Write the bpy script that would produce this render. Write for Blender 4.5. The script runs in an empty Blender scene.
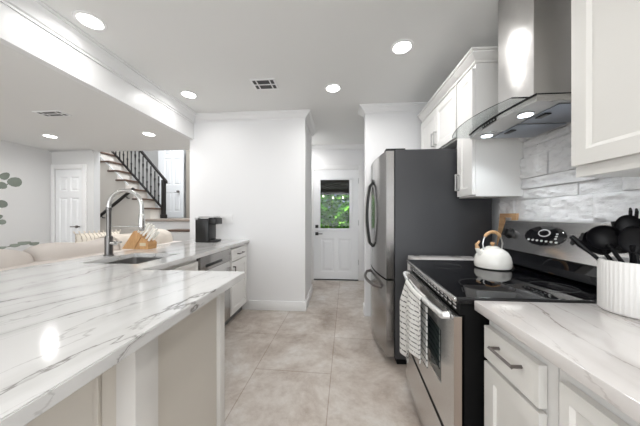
import bpy, bmesh, math, random
from mathutils import Vector, Matrix, noise
random.seed(7)
S = bpy.context.scene
COL = S.collection
PI = math.pi

# ------------------------------------------------------------------ camera
cam_d = bpy.data.cameras.new('camera'); cam = bpy.data.objects.new('camera', cam_d); COL.objects.link(cam)
cam.location = (0, 0, 1.24)
cam.rotation_euler = (PI/2, 0, math.atan(18/240))
cam_d.sensor_fit = 'HORIZONTAL'; cam_d.sensor_width = 36; cam_d.lens = 36*240/640
cam_d.shift_y = 2.5/640; cam_d.clip_start = .02
S.camera = cam
# ------------------------------------------------------------------ world, exposure
S.view_settings.view_transform = 'Standard'; S.view_settings.look = 'None'
S.view_settings.exposure = 0.30; S.view_settings.gamma = 1; S.view_settings.use_curve_mapping = False
w = bpy.data.worlds.new('sky'); S.world = w; w.use_nodes = True
wn = w.node_tree.nodes; wl = w.node_tree.links
sky = wn.new('ShaderNodeTexSky'); sky.sky_type = 'HOSEK_WILKIE'; sky.sun_direction = (.3, .4, .8); sky.turbidity = 4
wl.new(sky.outputs[0], wn['Background'].inputs[0]); wn['Background'].inputs[1].default_value = 2.4

def light(name, kind, loc, energy, size=.2, rot=(0, 0, 0), color=(1, 1, 1), size_y=None, parent=None, spot=None):
    d = bpy.data.lights.new(name, kind); o = bpy.data.objects.new(name, d); COL.objects.link(o)
    d.energy = energy; d.color = color
    if kind == 'AREA':
        d.size = size
        if size_y: d.shape = 'RECTANGLE'; d.size_y = size_y
        else: d.shape = 'DISK'; d.spread = math.radians(165)
    elif kind == 'SPOT': d.shadow_soft_size = size; d.spot_size = spot or 2.6; d.spot_blend = .6
    elif kind == 'POINT': d.shadow_soft_size = size
    elif kind == 'SUN': d.angle = size
    o.location = loc; o.rotation_euler = rot
    if parent: o.parent = parent
    return o
# added fill lamps at unseen rear windows and in the stairwell, and the garden sun
light('window_daylight', 'AREA', (-.5, -2.95, 1.55), 54, 2.6, (-PI/2, 0, PI), (.96, .98, 1.0), 1.7)
light('living_daylight', 'AREA', (-3.4, -2.95, 1.4), 30, 1.6, (-PI/2, 0, PI), (.96, .98, 1.0), 1.6)
light('garden_sun', 'SUN', (0, 8, 6), 9.0, .02, (math.radians(8), math.radians(-50), 0), (1, .97, .9))
light('stair_landing_daylight', 'AREA', (-3.3, 4.5, 4.1), 85, 1.6, (0, 0, 0), (.92, .96, 1.0), 1.0)  # added lamp that brightens the windowless stairwell
KL = 5.6     # watts of every kitchen downlight
LL = 4.5      # watts of every living room downlight

# ------------------------------------------------------------------ materials
M = {}
def mat(name, col, rough=.5, metal=0, spec=.5, coat=0, emit=None, es=0, bump=None, trans=0, ior=1.45):
    m = bpy.data.materials.new(name); m.use_nodes = True; M[name] = m
    nt = m.node_tree; b = nt.nodes['Principled BSDF']
    b.inputs['Base Color'].default_value = (*col, 1); b.inputs['Roughness'].default_value = rough
    b.inputs['Metallic'].default_value = metal; b.inputs['Specular IOR Level'].default_value = spec
    b.inputs['Coat Weight'].default_value = coat; b.inputs['IOR'].default_value = ior
    b.inputs['Transmission Weight'].default_value = trans
    if emit: b.inputs['Emission Color'].default_value = (*emit, 1); b.inputs['Emission Strength'].default_value = es
    if bump:
        sc, st, di = bump
        tc = nt.nodes.new('ShaderNodeTexCoord'); n = nt.nodes.new('ShaderNodeTexNoise'); n.inputs['Scale'].default_value = sc
        n.inputs['Detail'].default_value = 6
        bp_ = nt.nodes.new('ShaderNodeBump'); bp_.inputs['Strength'].default_value = st; bp_.inputs['Distance'].default_value = di
        nt.links.new(tc.outputs['Object'], n.inputs['Vector']); nt.links.new(n.outputs['Fac'], bp_.inputs['Height'])
        nt.links.new(bp_.outputs[0], b.inputs['Normal'])
    return m
def N(m, t, **k):
    n = m.node_tree.nodes.new(t)
    for a, v in k.items():
        if a.startswith('i_'): n.inputs[a[2:].replace('_', ' ')].default_value = v
        else: setattr(n, a, v)
    return n
def Lk(m, a, b): m.node_tree.links.new(a, b)
def ramp(m, fac, stops):
    r = N(m, 'ShaderNodeValToRGB'); e = r.color_ramp.elements
    e[0].position, e[0].color = stops[0][0], (*stops[0][1], 1)
    e[1].position, e[1].color = stops[-1][0], (*stops[-1][1], 1)
    for p, c in stops[1:-1]:
        x = e.new(p); x.color = (*c, 1)
    Lk(m, fac, r.inputs[0]); return r
def noisecol(m, scale, stops, stretch=(1, 1, 1), detail=6, rough=.6, dist=0):
    tc = N(m, 'ShaderNodeTexCoord'); mp = N(m, 'ShaderNodeMapping'); mp.inputs['Scale'].default_value = stretch
    Lk(m, tc.outputs['Object'], mp.inputs[0])
    n = N(m, 'ShaderNodeTexNoise'); n.inputs['Scale'].default_value = scale; n.inputs['Detail'].default_value = detail
    n.inputs['Roughness'].default_value = rough; n.inputs['Distortion'].default_value = dist
    Lk(m, mp.outputs[0], n.inputs['Vector'])
    r = ramp(m, n.outputs['Fac'], stops)
    Lk(m, r.outputs[0], m.node_tree.nodes['Principled BSDF'].inputs['Base Color'])
    return n, r

mat('wall_paint', (.82, .82, .825), .6, bump=(300, .04, .001))
mat('ceiling_paint', (.80, .80, .785), .7)
mat('trim_paint', (.84, .84, .84), .35)
mat('living_paint', (.72, .72, .715), .6)
mat('stair_wall_paint', (.68, .64, .59), .6)
mat('hall_taupe_paint', (.33, .30, .26), .6)
mat('cabinet_white', (.79, .78, .76), .3, coat=.15)
mat('cabinet_cream', (.74, .725, .69), .3, coat=.15)
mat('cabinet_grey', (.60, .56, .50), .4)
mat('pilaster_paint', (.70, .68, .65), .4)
mat('door_paint', (.86, .87, .88), .35)
mat('black_glass', (.004, .004, .005), .04, spec=.6)
mat('black_plastic', (.01, .01, .01), .32)
mat('black_matte', (.006, .006, .006), .6, spec=.12)
mat('black_silicone', (.005, .005, .006), .42, spec=.25)
mat('fridge_side', (.045, .046, .05), .45, bump=(260, .12, .001))
mat('black_wood', (.012, .010, .010), .4)
mat('handle_silver', (.80, .80, .79), .25, .6)
mat('chrome', (.75, .75, .75), .12, 1)
mat('pull_metal', (.22, .20, .19), .3, 1)
mat('pull_metal_light', (.55, .55, .55), .28, 1)
mat('enamel_white', (.85, .83, .78), .22, coat=.4)
mat('ceramic_white', (.80, .79, .77), .4)
mat('plastic_white', (.85, .85, .85), .35)
mat('lamp_glow', (1, 1, 1), .5, emit=(1, .98, .94), es=7)
mat('hood_lamp_glow', (1, 1, 1), .5, emit=(.80, .92, 1), es=6)
mat('bulb_glow', (1, 1, 1), .5, emit=(1, .93, .75), es=5)
mat('slot_dark', (.03, .03, .03), .8)
mat('louvre_dark', (.12, .12, .12), .6)
mat('vent_grey', (.45, .45, .44), .6)
mat('knife_handle', (.86, .84, .79), .35)
mat('sofa_fabric', (.62, .57, .53), .9, bump=(180, .5, .004))
mat('throw_fabric', (.78, .71, .63), .95, bump=(90, .9, .01))
mat('stem_green', (.12, .13, .08), .7)
mat('eucalyptus', (.20, .225, .19), .7)
mat('tread_wood', (.12, .075, .055), .45)
mat('landing_wood', (.34, .29, .25), .5)
mat('grey_shadow', (.2, .2, .2), .7)  # flat grey for toe kicks and the dishwasher body
mat('filter_metal', (.34, .37, .42), .35, 1)
mat('patio_wood', (.05, .04, .035), .8)
mat('lawn', (.05, .12, .02), .9)
mat('smoke_glass', (.02, .03, .03), .05, spec=.7)
mat('side_flange', (.40, .33, .28), .4, .7, bump=(120, .3, .002))

def steel(name, base=(.55, .54, .53), r0=.22, r1=.36, axis=(1, 1, 60)):
    m = mat(name, base, .3, 1)
    tc = N(m, 'ShaderNodeTexCoord'); mp = N(m, 'ShaderNodeMapping'); mp.inputs['Scale'].default_value = axis
    Lk(m, tc.outputs['Object'], mp.inputs[0])
    n = N(m, 'ShaderNodeTexNoise'); n.inputs['Scale'].default_value = 9; n.inputs['Detail'].default_value = 4
    Lk(m, mp.outputs[0], n.inputs['Vector'])
    mr = N(m, 'ShaderNodeMapRange'); mr.inputs['To Min'].default_value = r0; mr.inputs['To Max'].default_value = r1
    Lk(m, n.outputs['Fac'], mr.inputs['Value']); Lk(m, mr.outputs[0], m.node_tree.nodes['Principled BSDF'].inputs['Roughness'])
    return m
steel('steel'); steel('steel_bright', (.66, .65, .64), .18, .30)
steel('steel_vertical', (.40, .39, .38), .12, .26, (60, 60, 1))
# chimney steel: soft cloudy finish
m = steel('steel_hood', (.68, .665, .65), .26, .40, (2, 2, 2))
nz = N(m, 'ShaderNodeTexNoise'); nz.inputs['Scale'].default_value = 4; nz.inputs['Detail'].default_value = 3
tc = N(m, 'ShaderNodeTexCoord'); Lk(m, tc.outputs['Object'], nz.inputs['Vector'])
bb = N(m, 'ShaderNodeBump'); bb.inputs['Strength'].default_value = .25; bb.inputs['Distance'].default_value = .05
Lk(m, nz.outputs['Fac'], bb.inputs['Height']); Lk(m, bb.outputs[0], m.node_tree.nodes['Principled BSDF'].inputs['Normal'])

# glass with a light tint for the hood canopy and the door pane
def glass(name, tint, fac=.12, rough=.02):
    m = bpy.data.materials.new(name); m.use_nodes = True; M[name] = m; nt = m.node_tree; nt.nodes.clear()
    o = nt.nodes.new('ShaderNodeOutputMaterial'); t = nt.nodes.new('ShaderNodeBsdfTransparent'); g = nt.nodes.new('ShaderNodeBsdfGlossy')
    t.inputs[0].default_value = (*tint, 1); g.inputs['Roughness'].default_value = rough
    f = nt.nodes.new('ShaderNodeLayerWeight'); f.inputs[0].default_value = .15; mx = nt.nodes.new('ShaderNodeMixShader')
    mu = nt.nodes.new('ShaderNodeMath'); mu.operation = 'MULTIPLY_ADD'; mu.inputs[1].default_value = .35; mu.inputs[2].default_value = .015
    nt.links.new(f.outputs['Facing'], mu.inputs[0]); nt.links.new(mu.outputs[0], mx.inputs[0])
    nt.links.new(t.outputs[0], mx.inputs[1]); nt.links.new(g.outputs[0], mx.inputs[2])
    nt.links.new(mx.outputs[0], o.inputs[0]); return m
glass('canopy_glass', (.86, .88, .88)); glass('pane_glass', (.96, .98, .96))

# quartz / marble slab, veins run along local Y
def marble(name, base, cloud, vein, ns=1.0, off=(0, 0, 0), density=4.6):
    m = mat(name, base, .12, coat=.3, spec=.5); b = m.node_tree.nodes['Principled BSDF']
    tc = N(m, 'ShaderNodeTexCoord'); mp = N(m, 'ShaderNodeMapping'); mp.inputs['Location'].default_value = off
    Lk(m, tc.outputs['Object'], mp.inputs[0])
    mp.inputs['Rotation'].default_value = (0, 0, math.radians(8))
    ms = N(m, 'ShaderNodeMapping'); ms.inputs['Scale'].default_value = (1.5, .42, 1.5); Lk(m, mp.outputs[0], ms.inputs[0])
    warp = N(m, 'ShaderNodeTexNoise'); warp.inputs['Scale'].default_value = 2.2*ns; warp.inputs['Detail'].default_value = 7; warp.inputs['Roughness'].default_value = .56
    Lk(m, ms.outputs[0], warp.inputs['Vector'])
    sep = N(m, 'ShaderNodeSeparateXYZ'); Lk(m, mp.outputs[0], sep.inputs[0])
    def math_(op, a, c=None):
        n = N(m, 'ShaderNodeMath'); n.operation = op
        for i, v in enumerate((a, c)):
            if v is None: continue
            if isinstance(v, (int, float)): n.inputs[i].default_value = v
            else: Lk(m, v, n.inputs[i])
        return n.outputs[0]
    n2 = N(m, 'ShaderNodeTexNoise'); n2.inputs['Scale'].default_value = 2.6; n2.inputs['Detail'].default_value = 4
    Lk(m, mp.outputs[0], n2.inputs['Vector'])
    def vein_set(dens, wamp, width, lo, hi):
        w1 = math_('MULTIPLY', warp.outputs['Fac'], wamp)
        fr = math_('FRACT', math_('ADD', math_('MULTIPLY', sep.outputs['X'], dens), w1))
        d = math_('ABSOLUTE', math_('SUBTRACT', fr, .5))          # 0 on the vein line
        wid = math_('MULTIPLY', math_('POWER', n2.outputs['Fac'], 2.0), width)
        mr = N(m, 'ShaderNodeMapRange'); mr.interpolation_type = 'SMOOTHSTEP'
        Lk(m, d, mr.inputs['Value']); mr.inputs['From Min'].default_value = 0; Lk(m, wid, mr.inputs['From Max'])
        mr.inputs['To Min'].default_value = 1; mr.inputs['To Max'].default_value = 0
        st = N(m, 'ShaderNodeMapRange'); Lk(m, n2.outputs['Fac'], st.inputs['Value']); st.inputs['From Min'].default_value = lo; st.inputs['From Max'].default_value = hi
        st.inputs['To Min'].default_value = .25; st.inputs['To Max'].default_value = 1
        return math_('MULTIPLY', mr.outputs[0], st.outputs[0]), d
    va, d = vein_set(density, 3.0, .10, .42, .60)
    vb, d_b = vein_set(density*2.3, 5.0, .13, .3, .8)
    v1 = math_('MAXIMUM', math_('MULTIPLY', va, 1.0), math_('MULTIPLY', vb, .5))
    # soft clouds hugging the vein
    mr2 = N(m, 'ShaderNodeMapRange'); Lk(m, d, mr2.inputs['Value']); mr2.inputs['From Max'].default_value = .30
    mr2.inputs['To Min'].default_value = 1; mr2.inputs['To Max'].default_value = 0
    n3 = N(m, 'ShaderNodeTexNoise'); n3.inputs['Scale'].default_value = 5; n3.inputs['Detail'].default_value = 8; n3.inputs['Roughness'].default_value = .7
    Lk(m, ms.outputs[0], n3.inputs['Vector'])
    cl = math_('MULTIPLY', mr2.outputs[0], n3.outputs['Fac'])
    mixc = N(m, 'ShaderNodeMix'); mixc.data_type = 'RGBA'; mixc.inputs[6].default_value = (*base, 1); mixc.inputs[7].default_value = (*cloud, 1)
    Lk(m, cl, mixc.inputs[0])
    mixv = N(m, 'ShaderNodeMix'); mixv.data_type = 'RGBA'; Lk(m, v1, mixv.inputs[0]); Lk(m, mixc.outputs[2], mixv.inputs[6]); mixv.inputs[7].default_value = (*vein, 1)
    Lk(m, mixv.outputs[2], b.inputs['Base Color'])
    return m
marble('marble', (.69, .685, .675), (.52, .515, .50), (.20, .185, .175))
marble('marble_warm', (.74, .71, .69), (.56, .525, .50), (.26, .22, .20), off=(.31, .4, 0), density=3.8)

# floor tile
m = mat('floor_tile', (.5, .45, .41), .42)
b = m.node_tree.nodes['Principled BSDF']
tc = N(m, 'ShaderNodeTexCoord'); mp = N(m, 'ShaderNodeMapping')
mp.inputs['Rotation'].default_value = (0, 0, math.radians(-88.1)); Lk(m, tc.outputs['Object'], mp.inputs[0])
mp2 = N(m, 'ShaderNodeMapping'); mp2.inputs['Location'].default_value = (-.182, -.117, 0); Lk(m, mp.outputs[0], mp2.inputs[0])
FL_MAP = mp2
br = N(m, 'ShaderNodeTexBrick'); br.offset = .5; br.inputs['Scale'].default_value = 1; br.inputs['Mortar Size'].default_value = .004
br.inputs['Mortar Smooth'].default_value = .3
br.inputs['Brick Width'].default_value = 1.13; br.inputs['Row Height'].default_value = .61
br.inputs['Color1'].default_value = (.87, .865, .86, 1); br.inputs['Color2'].default_value = (1.0, 1.0, 1.0, 1); br.inputs['Mortar'].default_value = (.62, .57, .53, 1)
Lk(m, mp2.outputs[0], br.inputs['Vector'])
n = N(m, 'ShaderNodeTexNoise'); n.inputs['Scale'].default_value = 1.9; n.inputs['Detail'].default_value = 9; n.inputs['Roughness'].default_value = .70; n.inputs['Distortion'].default_value = .35
Lk(m, tc.outputs['Object'], n.inputs['Vector'])
r = ramp(m, n.outputs['Fac'], [(.30, (.37, .31, .265)), (.43, (.52, .455, .40)), (.55, (.65, .60, .55)), (.68, (.75, .735, .71))])
n2 = N(m, 'ShaderNodeTexNoise'); n2.inputs['Scale'].default_value = 11; n2.inputs['Detail'].default_value = 8; n2.inputs['Roughness'].default_value = .75
Lk(m, tc.outputs['Object'], n2.inputs['Vector'])
r2 = ramp(m, n2.outputs['Fac'], [(.34, (.84, .81, .79)), (.55, (1, 1, 1))])
mx = N(m, 'ShaderNodeMix'); mx.data_type = 'RGBA'; mx.blend_type = 'MULTIPLY'; mx.inputs[0].default_value = 1
Lk(m, r.outputs[0], mx.inputs[6]); Lk(m, r2.outputs[0], mx.inputs[7])
mx2 = N(m, 'ShaderNodeMix'); mx2.data_type = 'RGBA'; mx2.blend_type = 'MULTIPLY'; mx2.inputs[0].default_value = 1
Lk(m, mx.outputs[2], mx2.inputs[6]); Lk(m, br.outputs['Color'], mx2.inputs[7]); Lk(m, mx2.outputs[2], b.inputs['Base Color'])

# stacked stone
m = mat('white_stone', (.78, .77, .77), .75)
b = m.node_tree.nodes['Principled BSDF']
nA, rA = noisecol(m, 7, [(.2, (.62, .61, .62)), (.5, (.80, .79, .79)), (.8, (.86, .86, .86))], (1, .6, 2.0), 8, .65)
bp_ = N(m, 'ShaderNodeBump'); bp_.inputs['Strength'].default_value = .9; bp_.inputs['Distance'].default_value = .02
Lk(m, nA.outputs['Fac'], bp_.inputs['Height']); Lk(m, bp_.outputs[0], b.inputs['Normal'])

def wood(name, c0, c1, axis=(1, 1, 8), sc=6):
    m = mat(name, c0, .45); noisecol(m, sc, [(.3, c0), (.7, c1)], axis, 5, .6, .6); return m
wood('wood_light', (.50, .26, .10), (.70, .42, .20), (10, 1, 2)); wood('wood_board', (.42, .24, .12), (.62, .40, .22), (1, 1, 8))
wood('wood_handle', (.50, .28, .13), (.66, .42, .22), (1, 1, 1), 20)
m = mat('wood_pale', (.72, .62, .45), .5)

# towel: white cloth with rows of small black marks (object coords: y across, z down)
m = mat('towel_cloth', (.85, .85, .82), .95); b = m.node_tree.nodes['Principled BSDF']
uv = N(m, 'ShaderNodeUVMap'); sp = N(m, 'ShaderNodeSeparateXYZ'); Lk(m, uv.outputs[0], sp.inputs[0])
def mth(op, a, c=None, m=m):
    n = N(m, 'ShaderNodeMath'); n.operation = op
    for i, v in enumerate((a, c)):
        if v is None: continue
        if isinstance(v, (int, float)): n.inputs[i].default_value = v
        else: Lk(m, v, n.inputs[i])
    return n.outputs[0]
row = mth('LESS_THAN', mth('FRACT', mth('MULTIPLY', sp.outputs['Y'], 25.0)), .22)
nn = N(m, 'ShaderNodeTexNoise'); nn.inputs['Scale'].default_value = 1; nn.inputs['Detail'].default_value = 0
cb = N(m, 'ShaderNodeCombineXYZ'); Lk(m, mth('MULTIPLY', sp.outputs['X'], 38), cb.inputs[0]); Lk(m, mth('FLOOR', mth('MULTIPLY', sp.outputs['Y'], 25.0)), cb.inputs[1])
Lk(m, cb.outputs[0], nn.inputs['Vector'])
mk = mth('MULTIPLY', row, mth('GREATER_THAN', nn.outputs['Fac'], .46))
mx = N(m, 'ShaderNodeMix'); mx.data_type = 'RGBA'; mx.inputs[6].default_value = (.70, .69, .66, 1); mx.inputs[7].default_value = (.03, .03, .03, 1)
Lk(m, mk, mx.inputs[0]); Lk(m, mx.outputs[2], b.inputs['Base Color'])
# tasselled cushion
m = mat('pillow_fabric', (.78, .72, .62), .95); b = m.node_tree.nodes['Principled BSDF']
tc = N(m, 'ShaderNodeTexCoord'); wv = N(m, 'ShaderNodeTexWave'); wv.inputs['Scale'].default_value = 9; wv.inputs['Distortion'].default_value = 3
wv.inputs['Detail Scale'].default_value = 4; Lk(m, tc.outputs['Object'], wv.inputs['Vector'])
r = ramp(m, wv.outputs['Fac'], [(.0, (.30, .25, .20)), (.10, (.75, .68, .58)), (.5, (.82, .76, .67))]); Lk(m, r.outputs[0], b.inputs['Base Color'])
# garden foliage
m = mat('hedge_leaf', (.12, .34, .03), .8, spec=.1); noisecol(m, 3.5, [(.35, (.03, .16, .01)), (.5, (.13, .42, .025)), (.65, (.36, .70, .09))])

# ------------------------------------------------------------------ mesh helpers
ORG = {}
class B:
    def __init__(s): s.bm = bmesh.new(); s.uvs = None
    def poly(s, pts, faces):
        vs = [s.bm.verts.new(p) for p in pts]; fs = []
        for f in faces:
            try: fs.append(s.bm.faces.new([vs[i] for i in f]))
            except ValueError: pass
        return vs, fs
    def box(s, x0, x1, y0, y1, z0, z1, bev=0, seg=2):
        p = [(x, y, z) for x in (x0, x1) for y in (y0, y1) for z in (z0, z1)]
        vs, fs = s.poly(p, [(0, 1, 3, 2), (4, 6, 7, 5), (0, 4, 5, 1), (2, 3, 7, 6), (0, 2, 6, 4), (1, 5, 7, 3)])
        if bev:
            es = {e for f in fs for e in f.edges}
            bmesh.ops.bevel(s.bm, geom=list(es), offset=bev, segments=seg, affect='EDGES', profile=.5)
        return s
    def prism(s, pts, vec, closed=True):
        n = len(pts); v = Vector(vec)
        p = [Vector(q) for q in pts] + [Vector(q)+v for q in pts]
        s.poly(p, [tuple(range(n)), tuple(range(2*n-1, n-1, -1))] + [(i, (i+1) % n, n+(i+1) % n, n+i) for i in range(n)])
        return s
    def lathe(s, prof, c=(0, 0, 0), seg=32, axis='z', caps=True):
        rings = []
        for r_, h_ in prof:
            ring = []
            for i in range(seg):
                a = 2*PI*i/seg; x, y, z = r_*math.cos(a), r_*math.sin(a), h_
                if axis == 'x': x, y, z = z, x, y
                elif axis == 'y': x, y, z = y, z, x
                ring.append(s.bm.verts.new((c[0]+x, c[1]+y, c[2]+z)))
            rings.append(ring)
        for a, b_ in zip(rings, rings[1:]):
            for i in range(seg):
                s.bm.faces.new((a[i], a[(i+1) % seg], b_[(i+1) % seg], b_[i]))
        if not caps: return s
        if prof[0][0] > 1e-6: s.bm.faces.new(rings[0][::-1])
        if prof[-1][0] > 1e-6: s.bm.faces.new(rings[-1])
        return s
    def tube(s, path, r, seg=12, cap=True, flat=1.0):
        P = [Vector(p) for p in path]; n = len(P); rr = r if isinstance(r, (list, tuple)) else [r]*n
        rings = []; up = None
        for i in range(n):
            t = (P[min(i+1, n-1)]-P[max(i-1, 0)]).normalized()
            if up is None:
                up = t.orthogonal().normalized() if abs(t.z) > .9 else Vector((0, 0, 1))
            a = (up - t*up.dot(t)).normalized(); b_ = t.cross(a); up = a
            rings.append([s.bm.verts.new(P[i]+(a*math.cos(2*PI*k/seg)*flat+b_*math.sin(2*PI*k/seg))*rr[i]) for k in range(seg)])
        for a, b_ in zip(rings, rings[1:]):
            for k in range(seg): s.bm.faces.new((a[k], a[(k+1) % seg], b_[(k+1) % seg], b_[k]))
        if cap: s.bm.faces.new(rings[0][::-1]); s.bm.faces.new(rings[-1])
        return s
    def grid(s, f, nu, nv, uv=False):
        vs = [[s.bm.verts.new(f(i/nu, j/nv)) for j in range(nv+1)] for i in range(nu+1)]
        lay = s.bm.loops.layers.uv.verify() if uv else None
        for i in range(nu):
            for j in range(nv):
                fc = s.bm.faces.new((vs[i][j], vs[i+1][j], vs[i+1][j+1], vs[i][j+1]))
                if uv:
                    for lp, (a, b_) in zip(fc.loops, ((i, j), (i+1, j), (i+1, j+1), (i, j+1))): lp[lay].uv = (a/nu, b_/nv)
        return s
    def slab(s, at, u0, u1, v0, v1, th, rects=(), dep=.008, bev=.012, raised=False):
        """flat door/panel: at(u,v,w) -> point; w is outward. rects = (u0,u1,v0,v1[, 'hole'])"""
        us = sorted({u0, u1, *[q for r in rects for q in r[:2]]}); vs_ = sorted({v0, v1, *[q for r in rects for q in r[2:4]]})
        cache = {}
        def V(u, v, w_):
            k = (round(u, 5), round(v, 5), round(w_, 5))
            if k not in cache: cache[k] = s.bm.verts.new(at(u, v, w_))
            return cache[k]
        def F(*q):
            try: s.bm.faces.new([V(*a) for a in q])
            except ValueError: pass
        for i in range(len(us)-1):
            for j in range(len(vs_)-1):
                a, b_, c, d = us[i], us[i+1], vs_[j], vs_[j+1]; cu, cv = (a+b_)/2, (c+d)/2
                ins = [r for r in rects if r[0] < cu < r[1] and r[2] < cv < r[3]]
                if not ins: F((a, c, 0), (b_, c, 0), (b_, d, 0), (a, d, 0))
                if not (ins and len(ins[0]) > 4): F((a, c, -th), (a, d, -th), (b_, d, -th), (b_, c, -th))
        for i in range(len(us)-1):
            a, b_ = us[i], us[i+1]
            F((a, v0, 0), (a, v0, -th), (b_, v0, -th), (b_, v0, 0)); F((a, v1, 0), (b_, v1, 0), (b_, v1, -th), (a, v1, -th))
        for j in range(len(vs_)-1):
            c, d = vs_[j], vs_[j+1]
            F((u0, c, 0), (u0, d, 0), (u0, d, -th), (u0, c, -th)); F((u1, c, 0), (u1, c, -th), (u1, d, -th), (u1, d, 0))
        def ringq(A, wa, Bq, wb):
            a = [(A[0], A[2], wa), (A[1], A[2], wa), (A[1], A[3], wa), (A[0], A[3], wa)]
            c = [(Bq[0], Bq[2], wb), (Bq[1], Bq[2], wb), (Bq[1], Bq[3], wb), (Bq[0], Bq[3], wb)]
            for k in range(4): F(a[k], a[(k+1) % 4], c[(k+1) % 4], c[k])
        for r in rects:
            if len(r) > 4:
                ringq(r, 0, r, -th); continue
            q = (r[0]+bev, r[1]-bev, r[2]+bev, r[3]-bev); ringq(r, 0, q, -dep)
            if raised:
                g = bev*.8; q2 = (q[0]+g, q[1]-g, q[2]+g, q[3]-g); q3 = (q2[0]+bev*1.4, q2[1]-bev*1.4, q2[2]+bev*1.4, q2[3]-bev*1.4)
                ringq(q, -dep, q2, -dep); ringq(q2, -dep, q3, -dep*.2); q = q3; dd = -dep*.2
            else: dd = -dep
            F((q[0], q[2], dd), (q[1], q[2], dd), (q[1], q[3], dd), (q[0], q[3], dd))
        return s
    def build(s, name, m, parent=None, smooth=35, origin=None, recalc=True, solid=None, subsurf=0):
        bm = s.bm
        if recalc: bmesh.ops.recalc_face_normals(bm, faces=bm.faces[:])
        if parent is not None: o0 = Vector(ORG[parent.name])
        elif origin is not None: o0 = Vector(origin)
        else:
            co = [v.co for v in bm.verts]
            o0 = Vector(((min(c.x for c in co)+max(c.x for c in co))/2, (min(c.y for c in co)+max(c.y for c in co))/2, min(c.z for c in co)))
        for v in bm.verts: v.co -= o0
        me = bpy.data.meshes.new(name); bm.to_mesh(me); bm.free()
        me.materials.append(M[m] if isinstance(m, str) else m)
        if smooth:
            for p in me.polygons: p.use_smooth = True
            me.set_sharp_from_angle(angle=math.radians(smooth))
        o = bpy.data.objects.new(name, me); COL.objects.link(o)
        ORG[o.name] = o0[:]
        if parent is not None: o.parent = parent
        else: o.location = o0
        if solid:
            md = o.modifiers.new('thickness', 'SOLIDIFY'); md.thickness = solid; md.offset = 0
        if subsurf:
            md = o.modifiers.new('smooth', 'SUBSURF'); md.levels = subsurf; md.render_levels = subsurf
        return o
def tag(o, label, cat, group=None, kind=None):
    o['label'] = label; o['category'] = cat
    if group: o['group'] = group
    if kind: o['kind'] = kind
    return o
def thing(name, label, cat, loc, rz=0, group=None):
    o = bpy.data.objects.new(name, None); COL.objects.link(o); o.empty_display_size = .1
    o.location = loc; o.rotation_euler.z = rz; ORG[o.name] = tuple(loc)
    return tag(o, label, cat, group)
def struct(name, b_, m, **k):
    o = b_.build(name, m, **k); o['kind'] = 'structure'; return o
def copy_tree(o, loc, label, rz=None):
    c = o.copy(); COL.objects.link(c); c.location = loc; c['label'] = label
    if rz is not None: c.rotation_euler.z = rz
    for ch in o.children:
        d = ch.copy(); COL.objects.link(d); d.parent = c
        for g in ch.children:
            e = g.copy(); COL.objects.link(e); e.parent = d
    return c
# local frames
faceL = lambda X: (lambda u, v, w_: (X-w_, u, v))         # faces -X (toward the aisle from the right side); u=Y v=Z
faceR = lambda X: (lambda u, v, w_: (X+w_, u, v))         # faces +X
faceN = lambda Y: (lambda u, v, w_: (u, Y-w_, v))         # faces -Y (towards camera)

# ------------------------------------------------------------------ room shell
CH = 2.58; LC = 2.26; WX = 1.30; PY = 3.09
struct('floor', B().box(-5.8, WX+.1, -3.2, 4.7, -.1, 0), 'floor_tile', origin=(0, 0, 0))
struct('ceiling', B().box(-1.93, WX+.1, -3.2, 4.75, CH, CH+.1), 'ceiling_paint')
struct('ceiling_living', B().box(-5.8, -1.992, -3.2, 3.50, LC, LC+.4), 'ceiling_paint')
struct('wall_right', B().box(WX, WX+.12, -3.2, 4.7, 0, CH), 'wall_paint')
# pantry block wall (faces camera) and the return along the hall
struct('wall_pantry', B().box(-1.99, -.425, PY, 3.86, 0, CH), 'wall_paint')
struct('wall_hall_left', B().box(-.95, -.85, 3.86, 4.7, 0, CH), 'wall_paint')
struct('wall_hall_stub', B().box(.335, WX, 2.99, 3.12, 0, CH), 'wall_paint')
struct('wall_hall_right', B().box(.62, .72, 3.12, 4.7, 0, CH), 'wall_paint')
DY = 4.62
bw = B().slab(faceN(DY), -.95, .72, 0, CH, .12, [(-.50, .41, 0.0, 2.15, 'hole')])
struct('wall_back', bw, 'wall_paint', smooth=0)
# beam face between the two ceilings
struct('wall_beam', B().box(-1.99, -1.93, -3.2, PY, LC, CH), 'trim_paint')
# rear walls of the room behind the camera, with unseen windows added for the fill lamps
rw = B().slab(lambda u, v, w_: (u, -3.2+w_, v), -5.8, WX, 0, CH, .12, [(-1.8, .8, .7, 2.35, 'hole'), (-4.2, -2.6, .6, 2.1, 'hole')])
struct('wall_rear', rw, 'wall_paint', smooth=0)
for k, (a, c, e, f) in enumerate([(-1.8, .8, .7, 2.35), (-4.2, -2.6, .6, 2.1)]):
    fr = B()
    fr.box(a, a+.06, -3.26, -3.18, e, f); fr.box(c-.06, c, -3.26, -3.18, e, f); fr.box(a+.06, c-.06, -3.26, -3.18, e, e+.06); fr.box(a+.06, c-.06, -3.26, -3.18, f-.06, f)
    fr.box((a+c)/2-.03, (a+c)/2+.03, -3.26, -3.18, e+.06, f-.06)
    wo = struct('window_%d' % (k+1), fr, 'trim_paint', smooth=0)
    B().box(a+.06, c-.06, -3.225, -3.22, e+.06, f-.06).build('pane', 'pane_glass', wo)
# living room walls
LWX = -4.52; FWY = 3.47
struct('wall_living_left', B().box(LWX-.1, LWX, -3.2, FWY, 0, LC), 'living_paint')
lw = B().slab(faceN(FWY), -6.1, -3.80, 0, LC, .1, [(-4.46, -3.98, 0, 1.98, 'hole')])
struct('wall_living_far', lw, 'living_paint', smooth=0)
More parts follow.
